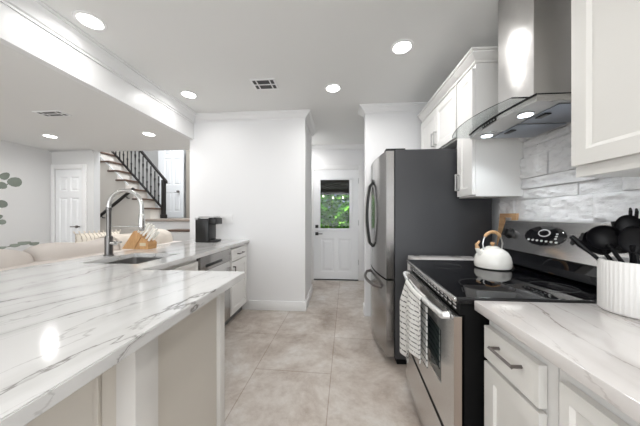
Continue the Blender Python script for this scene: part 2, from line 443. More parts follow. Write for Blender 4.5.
# stairwell shell
struct('wall_stairwell_left', B().box(-6.1, -6.0, 3.58, 6.6, 0, 4.4), 'stair_wall_paint')
struct('wall_stairwell_back', B().box(-6.1, -1.95, 6.5, 6.6, 0, 4.4), 'living_paint')
struct('wall_stairwell_taupe', B().box(-4.00, -1.95, 6.05, 6.5, 0, 4.4), 'hall_taupe_paint')
struct('wall_stairwell_right', B().box(-1.99, -1.9, 3.86, 6.6, 0, 4.4), 'living_paint')
struct('wall_stairwell_front', B().box(-6.1, -1.99, 3.505, 3.57, LC+.001, 4.4), 'living_paint')
struct('ceiling_stairwell', B().box(-6.1, -1.9, 3.5, 6.6, 4.4, 4.5), 'ceiling_paint')
struct('floor_stairwell', B().box(-6.1, -1.9, 4.7, 6.6, -.1, 0), 'tread_wood')

# crown mouldings: stepped cove profile swept along a straight wall top
def crown(name, p0, p1, outn, z=CH, h=.085, d=.075, mname='trim_paint', parent=None, m0=0, m1=0):
    p0, p1, n_ = Vector((*p0, z)), Vector((*p1, z)), Vector((*outn, 0))
    prof = [(0, -h), (.012, -h), (.012, -h+.014), (.006, -h+.016), (.020, -h+.024), (.030, -h*.58), (.048, -h*.34), (d-.016, -.024), (d-.016, -.014), (d-.004, -.012), (d, -.008), (d, 0), (0, 0)]
    t = (p1-p0).normalized(); b_ = B(); n = len(prof)
    A = [p0 + n_*a + Vector((0, 0, c)) - t*(a*m0) for a, c in prof]; C_ = [p1 + n_*a + Vector((0, 0, c)) + t*(a*m1) for a, c in prof]
    b_.poly(A+C_, [tuple(range(n)), tuple(range(2*n-1, n-1, -1))]+[(i, (i+1) % n, n+(i+1) % n, n+i) for i in range(n)])
    if parent is not None: return b_.build(name, mname, parent, smooth=20)
    return struct(name, b_, mname, smooth=20)
crown('trim_1', (-1.93, -3.2), (-1.93, PY), (1, 0), h=.115, d=.085, m1=-1)
crown('trim_2', (-1.93, PY), (-.425, PY), (0, -1), m0=-1, m1=1)
crown('trim_3', (-.425, PY), (-.425, 3.86), (1, 0), m0=1)
crown('trim_4', (-.85, DY), (.62, DY), (0, -1))
crown('trim_5', (.335, 2.99), (WX, 2.99), (0, -1), m0=1)
crown('trim_6', (.335, 2.99), (.335, 3.12), (-1, 0), m0=1, m1=1)
crown('trim_7', (LWX, FWY), (-3.80, FWY), (0, -1), z=LC, h=.03, d=.02, mname='living_paint')
# baseboards
def base(name, x0, x1, y0, y1):
    b_ = B().box(x0, x1, y0, y1, 0, .125, .004); struct(name, b_, 'trim_paint')
base('baseboard_pantry', -1.165, -.408, PY-.016, PY)
base('baseboard_return', -.425, -.409, PY, 3.86)
base('baseboard_hall_left', -.425, -.41, 3.862, 3.875)
base('baseboard_stub', .319, .335, 2.974, 3.12)
base('baseboard_back', .50, .62, DY-.016, DY)

# ------------------------------------------------------------------ back door with window
d0, d1 = -.465, .385
dr = B().slab(faceN(DY-.01), d0, d1, .012, 2.115, .045,
              [(-.345, .225, .985, 1.93, 'hole'), (-.325, -.065, .16, .80), (-.005, .255, .16, .80)], .010, .022, True)
door = struct('door_1', dr, 'door_paint', smooth=0, origin=(d0, DY, 0))
# frame strip round the light
fr = B()
for (a, c, e, f) in [(-.395, .275, .945, .995), (-.395, .275, 1.92, 1.975), (-.395, -.335, .995, 1.92), (.215, .275, .995, 1.92)]:
    fr.box(a, c, DY-.028, DY-.012, e, f, .004)
fr.build('window_moulding', 'door_paint', door)
B().box(-.335, .215, DY-.036, DY-.030, .995, 1.92).build('pane', 'pane_glass', door)
hw = B().box(d0+.03, d0+.09, DY-.030, DY-.010, 1.00, 1.06, .004); hw.lathe([(.014, 0), (.014, .02)], (d0+.06, DY-.045, 1.03), 12, 'y')
hw.build('deadbolt', 'black_plastic', door)
hw = B().box(d0+.03, d0+.09, DY-.030, DY-.010, .86, .92, .004); hw.box(d0+.05, d0+.17, DY-.065, DY-.05, .882, .898, .003); hw.box(d0+.05, d0+.068, DY-.05, DY-.03, .882, .898)
hw.build('door_handle', 'black_plastic', door)
for z in (.30, 1.05, 1.85): B().box(d1-.004, d1+.012, DY-.020, DY-.008, z, z+.1).build('hinge', 'pull_metal_light', door)
B().box(d0, d1, DY-.03, DY-.011, .006, .020).build('door_sweep', 'black_matte', door)
cs = B()
cs.box(-.56, -.467, DY-.02, DY+.08, 0, 2.20, .004); cs.box(.387, .475, DY-.02, DY+.08, 0, 2.20, .004); cs.box(-.467, .387, DY-.02, DY+.08, 2.117, 2.20, .004)
struct('trim_8', cs, 'trim_paint')
struct('trim_9', B().box(-.467, .387, DY-.05, DY+.02, 0, .006, .001), 'pull_metal_light')

# ------------------------------------------------------------------ garden behind the door
tag(B().box(-6, 6, DY+.15, 14, -.25, -.15).build('lawn', 'lawn'), 'green lawn outside the glazed back door', 'lawn')
def hedge(name, cx, cy, w_, h_, n, label, z0=-.148):
    b_ = B(); rnd = random.Random(name+str(cx))
    for i in range(n):
        a = rnd.uniform(-1, 1); z = rnd.uniform(0, 1); dd = rnd.uniform(-.5, .5)
        x = cx+a*w_/2*(1-.25*z*z); y = cy+dd*.9; zz = z0+z*h_*(1-.15*a*a)
        s_ = rnd.uniform(.10, .28); q = Matrix.Rotation(rnd.uniform(0, 6.28), 3, 'Z') @ Matrix.Rotation(rnd.uniform(-1, 1), 3, 'X')
        pts = [q @ Vector(v)*s_ + Vector((x, y, zz)) for v in ((-.5, 0, 0), (0, .12, -.35), (.7, 0, 0), (0, .12, .35))]
        b_.poly(pts, [(0, 1, 2, 3)])
    t_ = thing(name, label, 'bush', (cx, cy, z0), 0, 'bushes behind the back door')
    b_.build('foliage', 'hedge_leaf', t_, smooth=0, recalc=False)
    st = B()
    for k in range(4): st.tube([(cx+(k-1.5)*.1, cy, z0), (cx+(k-1.5)*.3, cy+.1, z0+h_*.5), (cx+(k-1.5)*w_*.2, cy, z0+h_*.85)], [.03, .02, .008], 6)
    st.build('stem', 'patio_wood', t_)
hedge('garden_bush', -1.35, 9.0, 2.2, 2.0, 2600, 'bright green bush seen in the left of the back door window')
hedge('garden_bush', .95, 9.0, 2.2, 2.0, 2600, 'bright green bush seen in the right of the back door window')
hedge('garden_bush', -.1, 10.8, 4.4, 2.9, 4200, 'tall green shrub behind the lower bushes in the back door window')
pt = thing('patio_cover', 'dark timber patio roof seen through top of back door window', 'pergola', (0, 6.6, -.15))
B().box(-1.6, 2.6, 4.78, 7.6, 2.22, 2.30).build('roof', 'patio_wood', pt)
for k in range(5): B().box(-1.6, 2.6, 5.0+k*.6, 5.08+k*.6, 2.08, 2.22).build('beam', 'patio_wood', pt)
B().box(-1.6, 2.6, 7.5, 7.62, 1.90, 2.22).build('header', 'patio_wood', pt)
for x in (-1.5, 2.5): B().box(x-.06, x+.06, 7.5, 7.62, -.149, 1.90).build('post', 'patio_wood', pt)
sl = thing('string_light', 'string of small glowing bulbs hanging under the dark patio roof', 'string lights', (0, 7.4, 1.9))
B().tube([(-1.2+i*.15, 7.4, 1.9-.07*abs(math.sin(i*.6))) for i in range(17)], .006, 6).build('cable', 'black_matte', sl)
for i in range(1, 16, 2): B().lathe([(.001, -.045), (.014, -.035), (.017, -.015), (.009, 0), (.006, .02)], (-1.2+i*.15, 7.4, 1.86-.07*abs(math.sin(i*.6))), 10).build('bulb', 'bulb_glow', sl)

# ------------------------------------------------------------------ living room closet door
xs = (-4.45, -3.99); cw = xs[1]-xs[0]; a0, a1, b0, b1 = xs[0]+.06, xs[0]+cw/2-.025, xs[0]+cw/2+.025, xs[1]-.06
rc = []
for (e, f) in ((.16, .62), (.80, 1.52), (1.62, 1.85)): rc += [(a0, a1, e, f), (b0, b1, e, f)]
ld = struct('door_2', B().slab(faceN(FWY+.0), xs[0], xs[1], .01, 1.965, .04, rc, .012, .014, True), 'door_paint', smooth=0, origin=(xs[0], FWY, 0))
h_ = B().lathe([(.022, 0), (.022, .012), (.009, .014), (.009, .05)], (xs[1]-.05, FWY-.05, 1.065), 12, 'y'); h_.box(xs[1]-.15, xs[1]-.04, FWY-.058, FWY-.046, 1.058, 1.074, .003)
h_.build('door_handle', 'pull_metal', ld)
cs = B(); cs.box(-4.515, -4.455, FWY-.02, FWY, 0, 2.04, .004); cs.box(-3.985, -3.91, FWY-.02, FWY, 0, 2.04, .004); cs.box(-4.455, -3.985, FWY-.02, FWY, 1.97, 2.04, .004)
struct('trim_10', cs, 'trim_paint')

# ------------------------------------------------------------------ staircase
st = thing('staircase', 'staircase with brown treads rising left beyond the living room', 'stairs', (-4.4, 5.2, 0))
NX, NZ = -3.93, 1.405; RUN, RISE = .186, .2; LZ = NZ-RISE
b_ = B()   # wall under the flight, stepped top
pts = [(-3.72, 5.0, 0), (-3.72, 5.0, LZ-.05), (NX+.0, 5.0, LZ-.05)]
for k in range(9):
    pts += [(NX-k*RUN, 5.0, NZ+k*RISE-.035), (NX-(k+1)*RUN, 5.0, NZ+k*RISE-.035)]
pts += [(-5.98, 5.0, NZ+8*RISE-.035), (-5.98, 5.0, 0)]
b_.prism([(x, 4.76, z) for x, y, z in pts], (0, .36, 0)); b_.build('stringer_wall', 'stair_wall_paint', st, smooth=0)
for k in range(9):
    x1 = NX-k*RUN
    B().box(x1-RUN-.02, x1+.03, 4.73, 5.12, NZ+k*RISE-.035, NZ+k*RISE, .008).build('tread', 'tread_wood', st)
sk = B(); sk.prism([(-5.4, 4.745, 2.84), (-4.42, 4.745, 1.905), (-4.42, 4.745, 1.87), (-5.4, 4.745, 2.80)], (0, .014, 0)); sk.build('skirt_trim', 'trim_paint', st, smooth=0)
B().box(-3.70, -2.0, 4.35, 6.04, LZ-.08, LZ-.03, .01).build('landing', 'landing_wood', st)
B().box(-3.70, -2.0, 4.40, 4.45, 0, LZ-.08).build('landing_wall', 'living_paint', st)
rl = thing('stair_railing', 'black stair railing with turned balusters and newel post on the upper flight', 'railing', (NX, 5.06, LZ))
def rz_(x): return 2.00+(-3.86-x)*1.2
def bz_(x): return NZ+(NX-x)*RISE/RUN+.02
B().box(-3.895, -3.825, 5.02, 5.09, LZ-.03, 2.03, .008).build('newel_post', 'black_wood', rl)
B().box(-3.91, -3.81, 5.005, 5.105, LZ-.03, LZ+.06, .01).build('newel_base', 'black_wood', rl)
B().prism([(-3.79, 5.025, 1.95), (-3.79, 5.025, 2.01), (-5.3, 5.025, rz_(-5.3)+.03), (-5.3, 5.025, rz_(-5.3)-.03)], (0, .06, 0)).build('handrail', 'black_wood', rl, smooth=0)
B().prism([(-3.86, 5.035, bz_(-3.86)), (-3.86, 5.035, bz_(-3.86)+.045), (-5.3, 5.035, bz_(-5.3)+.045), (-5.3, 5.035, bz_(-5.3))], (0, .04, 0)).build('bottom_rail', 'black_wood', rl, smooth=0)
for k in range(14):
    x = -3.975-k*RUN/2; z0, z1 = bz_(x)+.02, rz_(x)-.02; hh = z1-z0
    B().lathe([(.012, 0), (.012, hh*.25), (.018, hh*.3), (.009, hh*.34), (.011, hh*.6), (.019, hh*.72), (.009, hh*.78), (.013, hh*.82), (.012, hh)], (x, 5.055, z0), 8).build('baluster', 'black_wood', rl)
hr = thing('wall_handrail', 'black handrail mounted on beige wall below the upper stair flight', 'handrail', (-4.9, 4.94, 1.1))
B().tube([(-5.12, 4.68, 1.13), (-4.23, 4.68, 1.80)], .030, 10).build('rail', 'black_wood', hr)
for x, z in ((-4.95, 1.25), (-4.4, 1.665)): B().tube([(x, 4.68, z-.02), (x, 4.71, z-.06), (x, 4.76, z-.06)], .01, 6).build('bracket', 'black_wood', hr)
# steps coming down from the landing toward the living room
ls = thing('lower_steps', 'short flight of light steps with dark brown treads below stair landing', 'steps', (-2.8, 4.0, 0))
for k in range(3):
    z = LZ-.22-k*.2
    B().box(-3.06, -2.62, 4.12-k*.26, 4.40, 0 if k == 0 else 0, z-.04).build('riser', 'living_paint', ls)
    B().box(-3.08, -2.60, 4.10-k*.26, 4.38-k*.26, z-.038, z, .006).build('tread', 'tread_wood', ls)
# white door on the landing
xs = (-4.66, -4.06); cw = xs[1]-xs[0]; a0, a1, b0, b1 = xs[0]+.08, xs[0]+cw/2-.03, xs[0]+cw/2+.03, xs[1]-.08; rc = []
for (e, f) in ((1.35, 1.85), (2.05, 2.75), (2.85, 3.1)): rc += [(a0, a1, e, f), (b0, b1, e, f)]
ud = struct('door_3', B().slab(faceN(6.03), xs[0]-.1, xs[1], LZ-.02, 3.25, .04, rc, .012, .014, True), 'door_paint', smooth=0, origin=(xs[0], 6.03, LZ))
B().lathe([(.02, 0), (.02, .012), (.012, .02), (.03, .04), (.03, .06), (.001, .07)][::-1], (xs[1]-.11, 5.99-.05, 1.87), 12, 'y').build('door_knob', 'pull_metal', ud)

# ------------------------------------------------------------------ ceiling downlights and registers
def downlight(x, y, z, label, e, r=.085, group='recessed ceiling downlights'):
    t_ = thing('recessed_light', label, 'ceiling light', (x, y, z), 0, group)
    B().lathe([(r*.80, -.001), (r*.80, -.006), (r, -.006), (r+.004, -.003), (r+.004, 0)], (x, y, z), 28).build('trim_ring', 'plastic_white', t_)
    B().lathe([(.0001, -.0075), (r*.79, -.0075), (r*.79, -.002)], (x, y, z), 28).build('lens', 'lamp_glow', t_)
    light('downlight_lamp', 'AREA', (0, 0, -.012), e, r*1.0, parent=t_, color=(1, .99, .975))
for x, y, lb in [(-1.70, 1.53, 'round recessed ceiling light nearest the beam and the camera'), (-1.645, 2.54, 'round recessed ceiling light at the far end beside the beam'),
                 (-.052, 2.526, 'round recessed ceiling light in front of the hall, above aisle'), (.508, 1.952, 'round recessed ceiling light nearest the cabinets over fridge'),
                 ]:
    downlight(x, y, CH, lb, KL*.36 if x < -1 else KL)
for x, y, lb in [(-.052, .35, 'recessed ceiling light above the aisle, behind the camera position'), (.508, -.9, 'recessed ceiling light over right counter behind the camera'), (-1.1, -.9, 'recessed ceiling light over peninsula behind the camera')]:
    downlight(x, y, CH, lb, KL)
for x, y, lb in [(-3.68, 2.81, 'round recessed living room light nearest the panelled closet door'), (-2.356, 2.832, 'round recessed living room light nearest the staircase')]:
    downlight(x, y, LC, lb, LL, .075)
for x, y, lb in [(-3.68, .3, 'recessed living room light left of the camera, out of view'), (-2.5, -1.2, 'recessed living room light behind the camera')]:
    downlight(x, y, LC, lb, LL, .075)
downlight(-.64, 4.18, CH, 'recessed ceiling light in the side nook of the hall by back door', 4.5)  # hidden lamp added to brighten the hall and the back door

def register(name, cx, cy, z, w_, d_, label, rz=0):
    t_ = thing(name, label, 'air vent', (cx, cy, z), rz)
    fr = B(); h = .008
    fr.box(cx-w_/2, cx+w_/2, cy-d_/2, cy-d_/2+.018, z-h, z-.001); fr.box(cx-w_/2, cx+w_/2, cy+d_/2-.018, cy+d_/2, z-h, z-.001)
    fr.box(cx-w_/2, cx-w_/2+.018, cy-d_/2+.018, cy+d_/2-.018, z-h, z-.001); fr.box(cx+w_/2-.018, cx+w_/2, cy-d_/2+.018, cy+d_/2-.018, z-h, z-.001)
    fr.box(cx-w_/2+.018, cx+w_/2-.018, cy-.006, cy+.006, z-h, z-.001)
    for q in (-.27, .27): fr.box(cx+q*w_-.006, cx+q*w_+.006, cy-d_/2+.018, cy+d_/2-.018, z-h, z-.001)
    fr.build('frame', 'plastic_white', t_, smooth=0)
    B().box(cx-w_/2+.018, cx+w_/2-.018, cy-d_/2+.018, cy+d_/2-.018, z-.003, z-.0015).build('backing', 'slot_dark', t_)
    for half, (ya, yb) in enumerate(((cy-d_/2+.02, cy-.008), (cy+.008, cy+d_/2-.02))):
        for k in range(4):
            yy = ya+(yb-ya)*(k+.5)/4
            B().poly([(cx-w_/2+.02, yy-.006, z-.007), (cx+w_/2-.02, yy-.006, z-.007), (cx+w_/2-.02, yy+.004, z-.004), (cx-w_/2+.02, yy+.004, z-.004)], [(0, 1, 2, 3)])
            s_ = B().box(cx-w_/2+.02, cx+w_/2-.02, yy-.0035, yy+.0035, z-.0065, z-.0035); s_.build('louvre', 'louvre_dark', t_)
register('ceiling_register', -.745, 2.40, CH, .25, .20, 'white square ceiling air register with dark slots in front of pantry wall')
register('living_register', -2.84, 2.19, LC, .28, .13, 'slim dark air register in the lower living room ceiling')

# ------------------------------------------------------------------ pulls
def pull(b_at, u0, v0, u1, v1, out=.032, r=.0055, mname='pull_metal', parent=None, name='handle'):
    """square bar pull between (u0,v0) and (u1,v1) on a face"""
    b_ = B(); A = Vector(b_at(u0, v0, out)); C_ = Vector(b_at(u1, v1, out)); t = (C_-A).normalized()
    b_.tube([A-t*.004, C_+t*.004], r*1.25, 4)
    for (u, v) in ((u0, v0), (u1, v1)): b_.tube([b_at(u, v, .0), b_at(u, v, out)], r*1.2, 4)
    return b_.build(name, mname, parent, smooth=0)

# ------------------------------------------------------------------ left peninsula + sink run
TZ = .918; TH = .036; CX0, CX1, IY = -1.95, -1.165, 1.345
b_ = B()
SX0, SX1, SY0, SY1 = -1.74, -1.33, 1.50, 1.93
xs_ = [CX0, SX0, SX1, CX1, -.53]; ys_ = [-.45, IY, SY0, SY1, PY-.002]
def keep(i, j):
    if i == 3 and j >= 1: return False
    if i == 1 and j == 2: return False
    return True
cache = {}
def V(x, y, z):
    k = (x, y, z)
    if k not in cache: cache[k] = b_.bm.verts.new(k)
    return cache[k]
for i in range(4):
    for j in range(4):
        if not keep(i, j): continue
        xa, xb, ya, yb = xs_[i], xs_[i+1], ys_[j], ys_[j+1]; z0, z1 = TZ-TH, TZ
        b_.bm.faces.new([V(xa, ya, z1), V(xb, ya, z1), V(xb, yb, z1), V(xa, yb, z1)])
        b_.bm.faces.new([V(xa, ya, z0), V(xa, yb, z0), V(xb, yb, z0), V(xb, ya, z0)])
        for (di, dj, p, q) in ((-1, 0, (xa, ya), (xa, yb)), (1, 0, (xb, ya), (xb, yb)), (0, -1, (xa, ya), (xb, ya)), (0, 1, (xa, yb), (xb, yb))):
            ii, jj = i+di, j+dj
            if not (0 <= ii < 4 and 0 <= jj < 4 and keep(ii, jj)):
                b_.bm.faces.new([V(*p, z0), V(*q, z0), V(*q, z1), V(*p, z1)])
bmesh.ops.recalc_face_normals(b_.bm, faces=b_.bm.faces[:])
es = [e for e in b_.bm.edges if len(e.link_faces) == 2 and e.calc_face_angle() > .5]
bmesh.ops.bevel(b_.bm, geom=es, offset=.003, segments=2, affect='EDGES')
tag(b_.build('peninsula_countertop', 'marble', origin=(-1.2, 1, TZ-TH)), 'large L-shaped white veined stone countertop on the left peninsula', 'countertop')

UZ = TZ-TH-.001
pc = thing('peninsula_cabinet', 'off-white panelled peninsula base below overhanging stone top at left', 'cabinet', (-.8, .8, 0))
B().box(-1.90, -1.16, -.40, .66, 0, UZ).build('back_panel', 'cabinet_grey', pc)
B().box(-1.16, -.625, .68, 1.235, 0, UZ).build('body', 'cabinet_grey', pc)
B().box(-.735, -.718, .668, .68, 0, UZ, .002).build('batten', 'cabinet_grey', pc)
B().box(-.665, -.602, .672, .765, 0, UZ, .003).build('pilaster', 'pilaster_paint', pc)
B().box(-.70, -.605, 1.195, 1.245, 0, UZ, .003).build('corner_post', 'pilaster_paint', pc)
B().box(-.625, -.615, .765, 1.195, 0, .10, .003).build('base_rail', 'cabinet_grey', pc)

FX = -1.205   # sink run face, facing +X
sc_ = thing('sink_cabinet', 'white sink base cabinet below stone top, beside the dishwasher', 'cabinet', (-1.5, 1.65, 0))
def carcass(p, y0, y1, x0, x1, toe=.09, toe_d=.06, zt=UZ, mname='cabinet_cream', right=True, wall=.018, z0=None):
    zz = .10 if z0 is None else z0
    B().box(x0, x1, y0, y1, zz, zt).build('body', mname, p)
# sink cabinet is open on top so the bowl hangs inside: four panels
bx = B(); bx.box(-1.93, -1.91, 1.24, 1.965, .10, UZ); bx.box(FX-.02, FX, 1.24, 1.965, .10, UZ); bx.box(-1.91, FX-.02, 1.24, 1.26, .10, UZ); bx.box(-1.91, FX-.02, 1.945, 1.965, .10, UZ); bx.box(-1.91, FX-.02, 1.26, 1.945, .10, .12)
bx.build('body', 'cabinet_cream', sc_)
B().slab(faceR(FX+.02), 1.30, 1.955, .70, .85, .019, [(1.33, 1.925, .73, .82)], .006, .006).build('false_front', 'cabinet_cream', sc_, smooth=0)
for (a, c) in ((1.30, 1.622), (1.632, 1.955)):
    dd = B().slab(faceR(FX+.02), a, c, .12, .685, .019, [(a+.055, c-.055, .175, .63)], .008, .004).build('door', 'cabinet_cream', sc_, smooth=0)
    pull(faceR(FX+.02), (c-.03 if a < 1.5 else a+.03), .52, (c-.03 if a < 1.5 else a+.03), .64, parent=dd)
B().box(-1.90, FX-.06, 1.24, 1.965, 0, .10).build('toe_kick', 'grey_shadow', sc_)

dw = thing('dishwasher', 'stainless dishwasher with dark control strip beneath the sink counter', 'dishwasher', (-1.5, 2.27, 0))
B().box(-1.90, FX, 1.970, 2.566, .10, UZ).build('body', 'grey_shadow', dw)
B().box(FX+.001, FX+.024, 1.975, 2.562, .12, .745, .004).build('door', 'steel_bright', dw)
cp = B().box(FX+.001, FX+.028, 1.975, 2.562, .748, UZ-.004, .004).build('control_panel', 'steel_vertical', dw)
B().box(FX+.0285, FX+.033, 2.06, 2.36, .775, .80, .002).build('pocket_handle', 'black_plastic', cp)
B().box(-1.90, FX-.06, 1.97, 2.566, 0, .10).build('toe_kick', 'black_matte', dw)

ec = thing('end_cabinet', 'white base cabinet with one drawer between dishwasher and pantry wall', 'cabinet', (-1.5, 2.82, 0))
B().box(-1.90, FX, 2.572, PY-.003, .10, UZ).build('body', 'cabinet_white', ec)
d_ = B().slab(faceR(FX+.021), 2.60, 3.04, .725, .86, .02, [(2.64, 3.0, .755, .83)], .005, .006).build('drawer', 'cabinet_white', ec, smooth=0)
pull(faceR(FX+.021), 2.75, .79, 2.89, .79, mname='pull_metal', parent=d_)
d_ = B().slab(faceR(FX+.021), 2.60, 3.04, .12, .71, .02, [(2.66, 2.98, .18, .65)], .008, .005).build('door', 'cabinet_white', ec, smooth=0)
pull(faceR(FX+.021), 2.63, .53, 2.63, .66, mname='pull_metal', parent=d_)
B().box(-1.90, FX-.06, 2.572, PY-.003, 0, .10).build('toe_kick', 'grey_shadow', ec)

# sink
sk = thing('kitchen_sink', 'undermount stainless steel sink bowl set in the left countertop', 'sink', (-1.51, 1.725, TZ-.24))
def rr(x0, x1, y0, y1, r, z, n=5):
    o = []
    for cx, cy, a0 in ((x1-r, y1-r, 0), (x0+r, y1-r, 90), (x0+r, y0+r, 180), (x1-r, y0+r, 270)):
        for k in range(n+1):
            a = math.radians(a0+90*k/n); o.append((cx+r*math.cos(a), cy+r*math.sin(a), z))
    return o
e = .004; zt = UZ
levels = [rr(SX0-.02, SX1+.02, SY0-.02, SY1+.02, .03, zt-.001), rr(SX0-e, SX1+e, SY0-e, SY1+e, .03, zt-.001), rr(SX0-e, SX1+e, SY0-e, SY1+e, .03, zt-.17), rr(SX0+.03, SX1-.03, SY0+.03, SY1-.03, .04, zt-.20)]
b_ = B(); n = len(levels[0]); b_.poly([p for l_ in levels for p in l_], [(k*n+i, k*n+(i+1) % n, (k+1)*n+(i+1) % n, (k+1)*n+i) for k in range(3) for i in range(n)]+[tuple(range(3*n, 4*n))])
b_.build('basin', 'steel', sk)
B().lathe([(.045, 0), (.045, .006), (.03, .006), (.028, .002), (.001, .002)], (-1.51, 1.725, zt-.20), 20).build('drain', 'chrome', sk)

# faucet
fx, fy = -1.83, 1.79
steel('faucet_metal', (.17, .165, .16), .25, .35); steel('faucet_spring', (.62, .62, .61), .22, .3)
fc = thing('kitchen_faucet', 'tall brushed metal gooseneck pull-down faucet beside the sink', 'faucet', (fx, fy, TZ))
B().lathe([(.034, 0), (.034, .006), (.027, .012), (.027, .15), (.022, .155), (.022, .16)], (fx, fy, TZ+.0005), 24).build('base', 'faucet_metal', fc)
B().lathe([(.016, .158), (.016, .36), (.020, .362), (.020, .385), (.016, .388)], (fx, fy, TZ), 20).build('stem', 'faucet_metal', fc)
R_ = .14; path = [(fx, fy, TZ+.385)]+[(fx+R_-R_*math.cos(a), fy, TZ+.39+R_*math.sin(a)*.93) for a in [PI*k/22 for k in range(23)]]+[(fx+2*R_, fy, TZ+.36), (fx+2*R_, fy, TZ+.33)]
B().tube(path, .0155, 14).build('gooseneck', 'faucet_spring', fc)
B().lathe([(.016, .0), (.021, -.01), (.022, -.09), (.018, -.13), (.015, -.135), (.001, -.135)], (fx+2*R_, fy, TZ+.335), 20).build('spray_head', 'faucet_spring', fc)
hd = B().tube([(fx+.02, fy, TZ+.10), (fx+.06, fy-.0, TZ+.10)], .017, 12); hd.tube([(fx+.055, fy, TZ+.10), (fx+.115, fy-.01, TZ+.112)], [.008, .006], 8); hd.build('lever', 'faucet_spring', fc)
ar = B().tube([(fx+.015, fy, TZ+.235), (fx+.26, fy, TZ+.235)], .004, 6); ar.lathe([(.024, -.008), (.026, 0), (.024, .008)], (fx+2*R_, fy, TZ+.235), 16)
ar.build('holder_arm', 'faucet_spring', fc)

# knife block: two leaning wooden blocks, white handled knives
kx, ky = -1.93, 2.16
kb = thing('knife_block', 'light wooden knife block on the counter behind the sink faucet', 'knife block', (kx+.02, ky, TZ))
S_ = lambda a, z: (kx+a, ky, TZ+z)
B().prism([S_(-.145, .0005), S_(-.02, .0005), S_(.055, .125), S_(-.02, .175)], (0, .11, 0)).build('block', 'wood_light', kb, smooth=0)
B().prism([S_(-.015, .0005), S_(.12, .0005), S_(.125, .06), S_(.065, .105), S_(.058, .118)], (0, .11, 0)).build('front_wedge', 'wood_light', kb, smooth=0)
B().box(kx+.04, kx+.10, ky+.01, ky-.003, TZ+.03, TZ+.06).build('stamp', 'wood_pale', kb)
kn = 0
for (px, pz, ln) in ((-.005, .155, .11), (.02, .14, .12), (.045, .125, .12), (.075, .095, .12), (.10, .075, .11)):
    for yy in (.03, .08):
        k_ = thing('knife', 'white handled knife in the wooden block, %s' % '', 'knife', (kx+px, ky+yy, TZ+pz), 0, 'white handled knives in the wooden block')
        k_['label'] = 'white handled knife standing in the light wooden knife block'
        dx, dz = .62, .78
        B().prism([(kx+px-.008, ky+yy-.006, TZ+pz-.02), (kx+px+.008, ky+yy-.006, TZ+pz-.03), (kx+px+.012+dx*.012, ky+yy-.006, TZ+pz+dz*.012), (kx+px-.004+dx*.012, ky+yy-.006, TZ+pz+dz*.02)], (0, .004, 0)).build('blade', 'chrome', k_, smooth=0)
        p0 = Vector((kx+px+.006, ky+yy-.004, TZ+pz+.004)); dv = Vector((dx, 0, dz)).normalized()
        B().tube([p0+dv*ln*t_ for t_ in (0, .1, .4, .8, .95, 1)], [.009, .011, .010, .012, .011, .006], 10).build('handle', 'knife_handle', k_)

# coffee maker
cm = thing('coffee_maker', 'black single-serve coffee maker at far end of left counter', 'coffee maker', (-1.65, 2.83, TZ))
B().box(-1.70, -1.53, 2.74, 2.92, TZ+.001, TZ+.285, .012, 3).build('body', 'black_plastic', cm)
B().box(-1.545, -1.445, 2.75, 2.91, TZ+.215, TZ+.295, .012, 3).build('brew_head', 'black_plastic', cm)
B().box(-1.545, -1.46, 2.75, 2.91, TZ+.001, TZ+.028, .006, 2).build('drip_tray', 'black_plastic', cm)
B().box(-1.66, -1.47, 2.748, 2.912, TZ+.296, TZ+.312, .005).build('lid', 'pull_metal_light', cm)
B().box(-1.703, -1.665, 2.735, 2.80, TZ+.272, TZ+.297, .003).build('side_badge', 'pull_metal_light', cm)

# outlets and switch
def plate(name, at, u, v, w_, h_, label, slots, cat='outlet'):
    t_ = thing(name, label, cat, at(u, v, 0))
    B().slab(lambda a, b2, c: at(a, b2, c+.006), u-w_/2, u+w_/2, v-h_/2, v+h_/2, .0055).build('cover_plate', 'plastic_white', t_)
    for du in slots:
        q = B().slab(lambda a, b2, c: at(a, b2, c+.009), u+du-.017, u+du+.017, v-.035, v+.035, .0025)
        q.build('receptacle' if cat == 'outlet' else 'rocker', 'plastic_white', t_)
    return t_
plate('wall_outlet', faceN(PY), -1.47, 1.20, .185, .125, 'white double wall outlet on pantry wall right of coffee maker', (-.045, .045))
plate('light_switch', faceR(-.425), 3.62, 1.34, .12, .12, 'white light switch plate on the return wall left of back door', (-.025, .025), 'switch')

# ------------------------------------------------------------------ sofa and things beyond the counter
sf = thing('sofa', 'blush beige sofa with tall back cushions behind the peninsula', 'sofa', (-2.6, 1.7, 0))
B().box(-3.15, -2.28, .25, 3.30, .08, .42, .04, 3).build('seat_base', 'sofa_fabric', sf)
B().box(-2.42, -2.16, .25, 3.30, .42, .88, .05, 3).build('back_frame', 'sofa_fabric', sf)
for (x, y) in ((-3.1, .32), (-3.1, 3.22), (-2.3, .32), (-2.3, 3.22)): B().box(x-.03, x+.03, y-.03, y+.03, 0, .08).build('leg', 'black_wood', sf)
def cushion(y0, y1, x, z0, zt0, zt1, th=.15):
    b2 = B(); nu = 22
    def f(u, v):
        y = y0+(y1-y0)*u; zt_ = zt0+(zt1-zt0)*u
        e2 = min(1, min(u, 1-u)*9)**.5; r_ = th*(.55+.45*e2)
        a = v*2*PI; sag = .012*math.sin(u*17)+.008*math.sin(u*7+2)
        cz = (z0+zt_)/2
        sx, sz = math.cos(a), math.sin(a)
        return (x+r_*math.copysign(abs(sx)**.7, sx), y, cz+((zt_-z0)/2-(1-e2)*.03)*math.copysign(abs(sz)**.6, sz)+sag*(sz > 0))
    b2.grid(f, nu, 28); bmesh.ops.remove_doubles(b2.bm, verts=b2.bm.verts[:], dist=.0005)
    es_ = [e_ for e_ in b2.bm.edges if len(e_.link_faces) == 1]; bmesh.ops.holes_fill(b2.bm, edges=es_)
    return b2
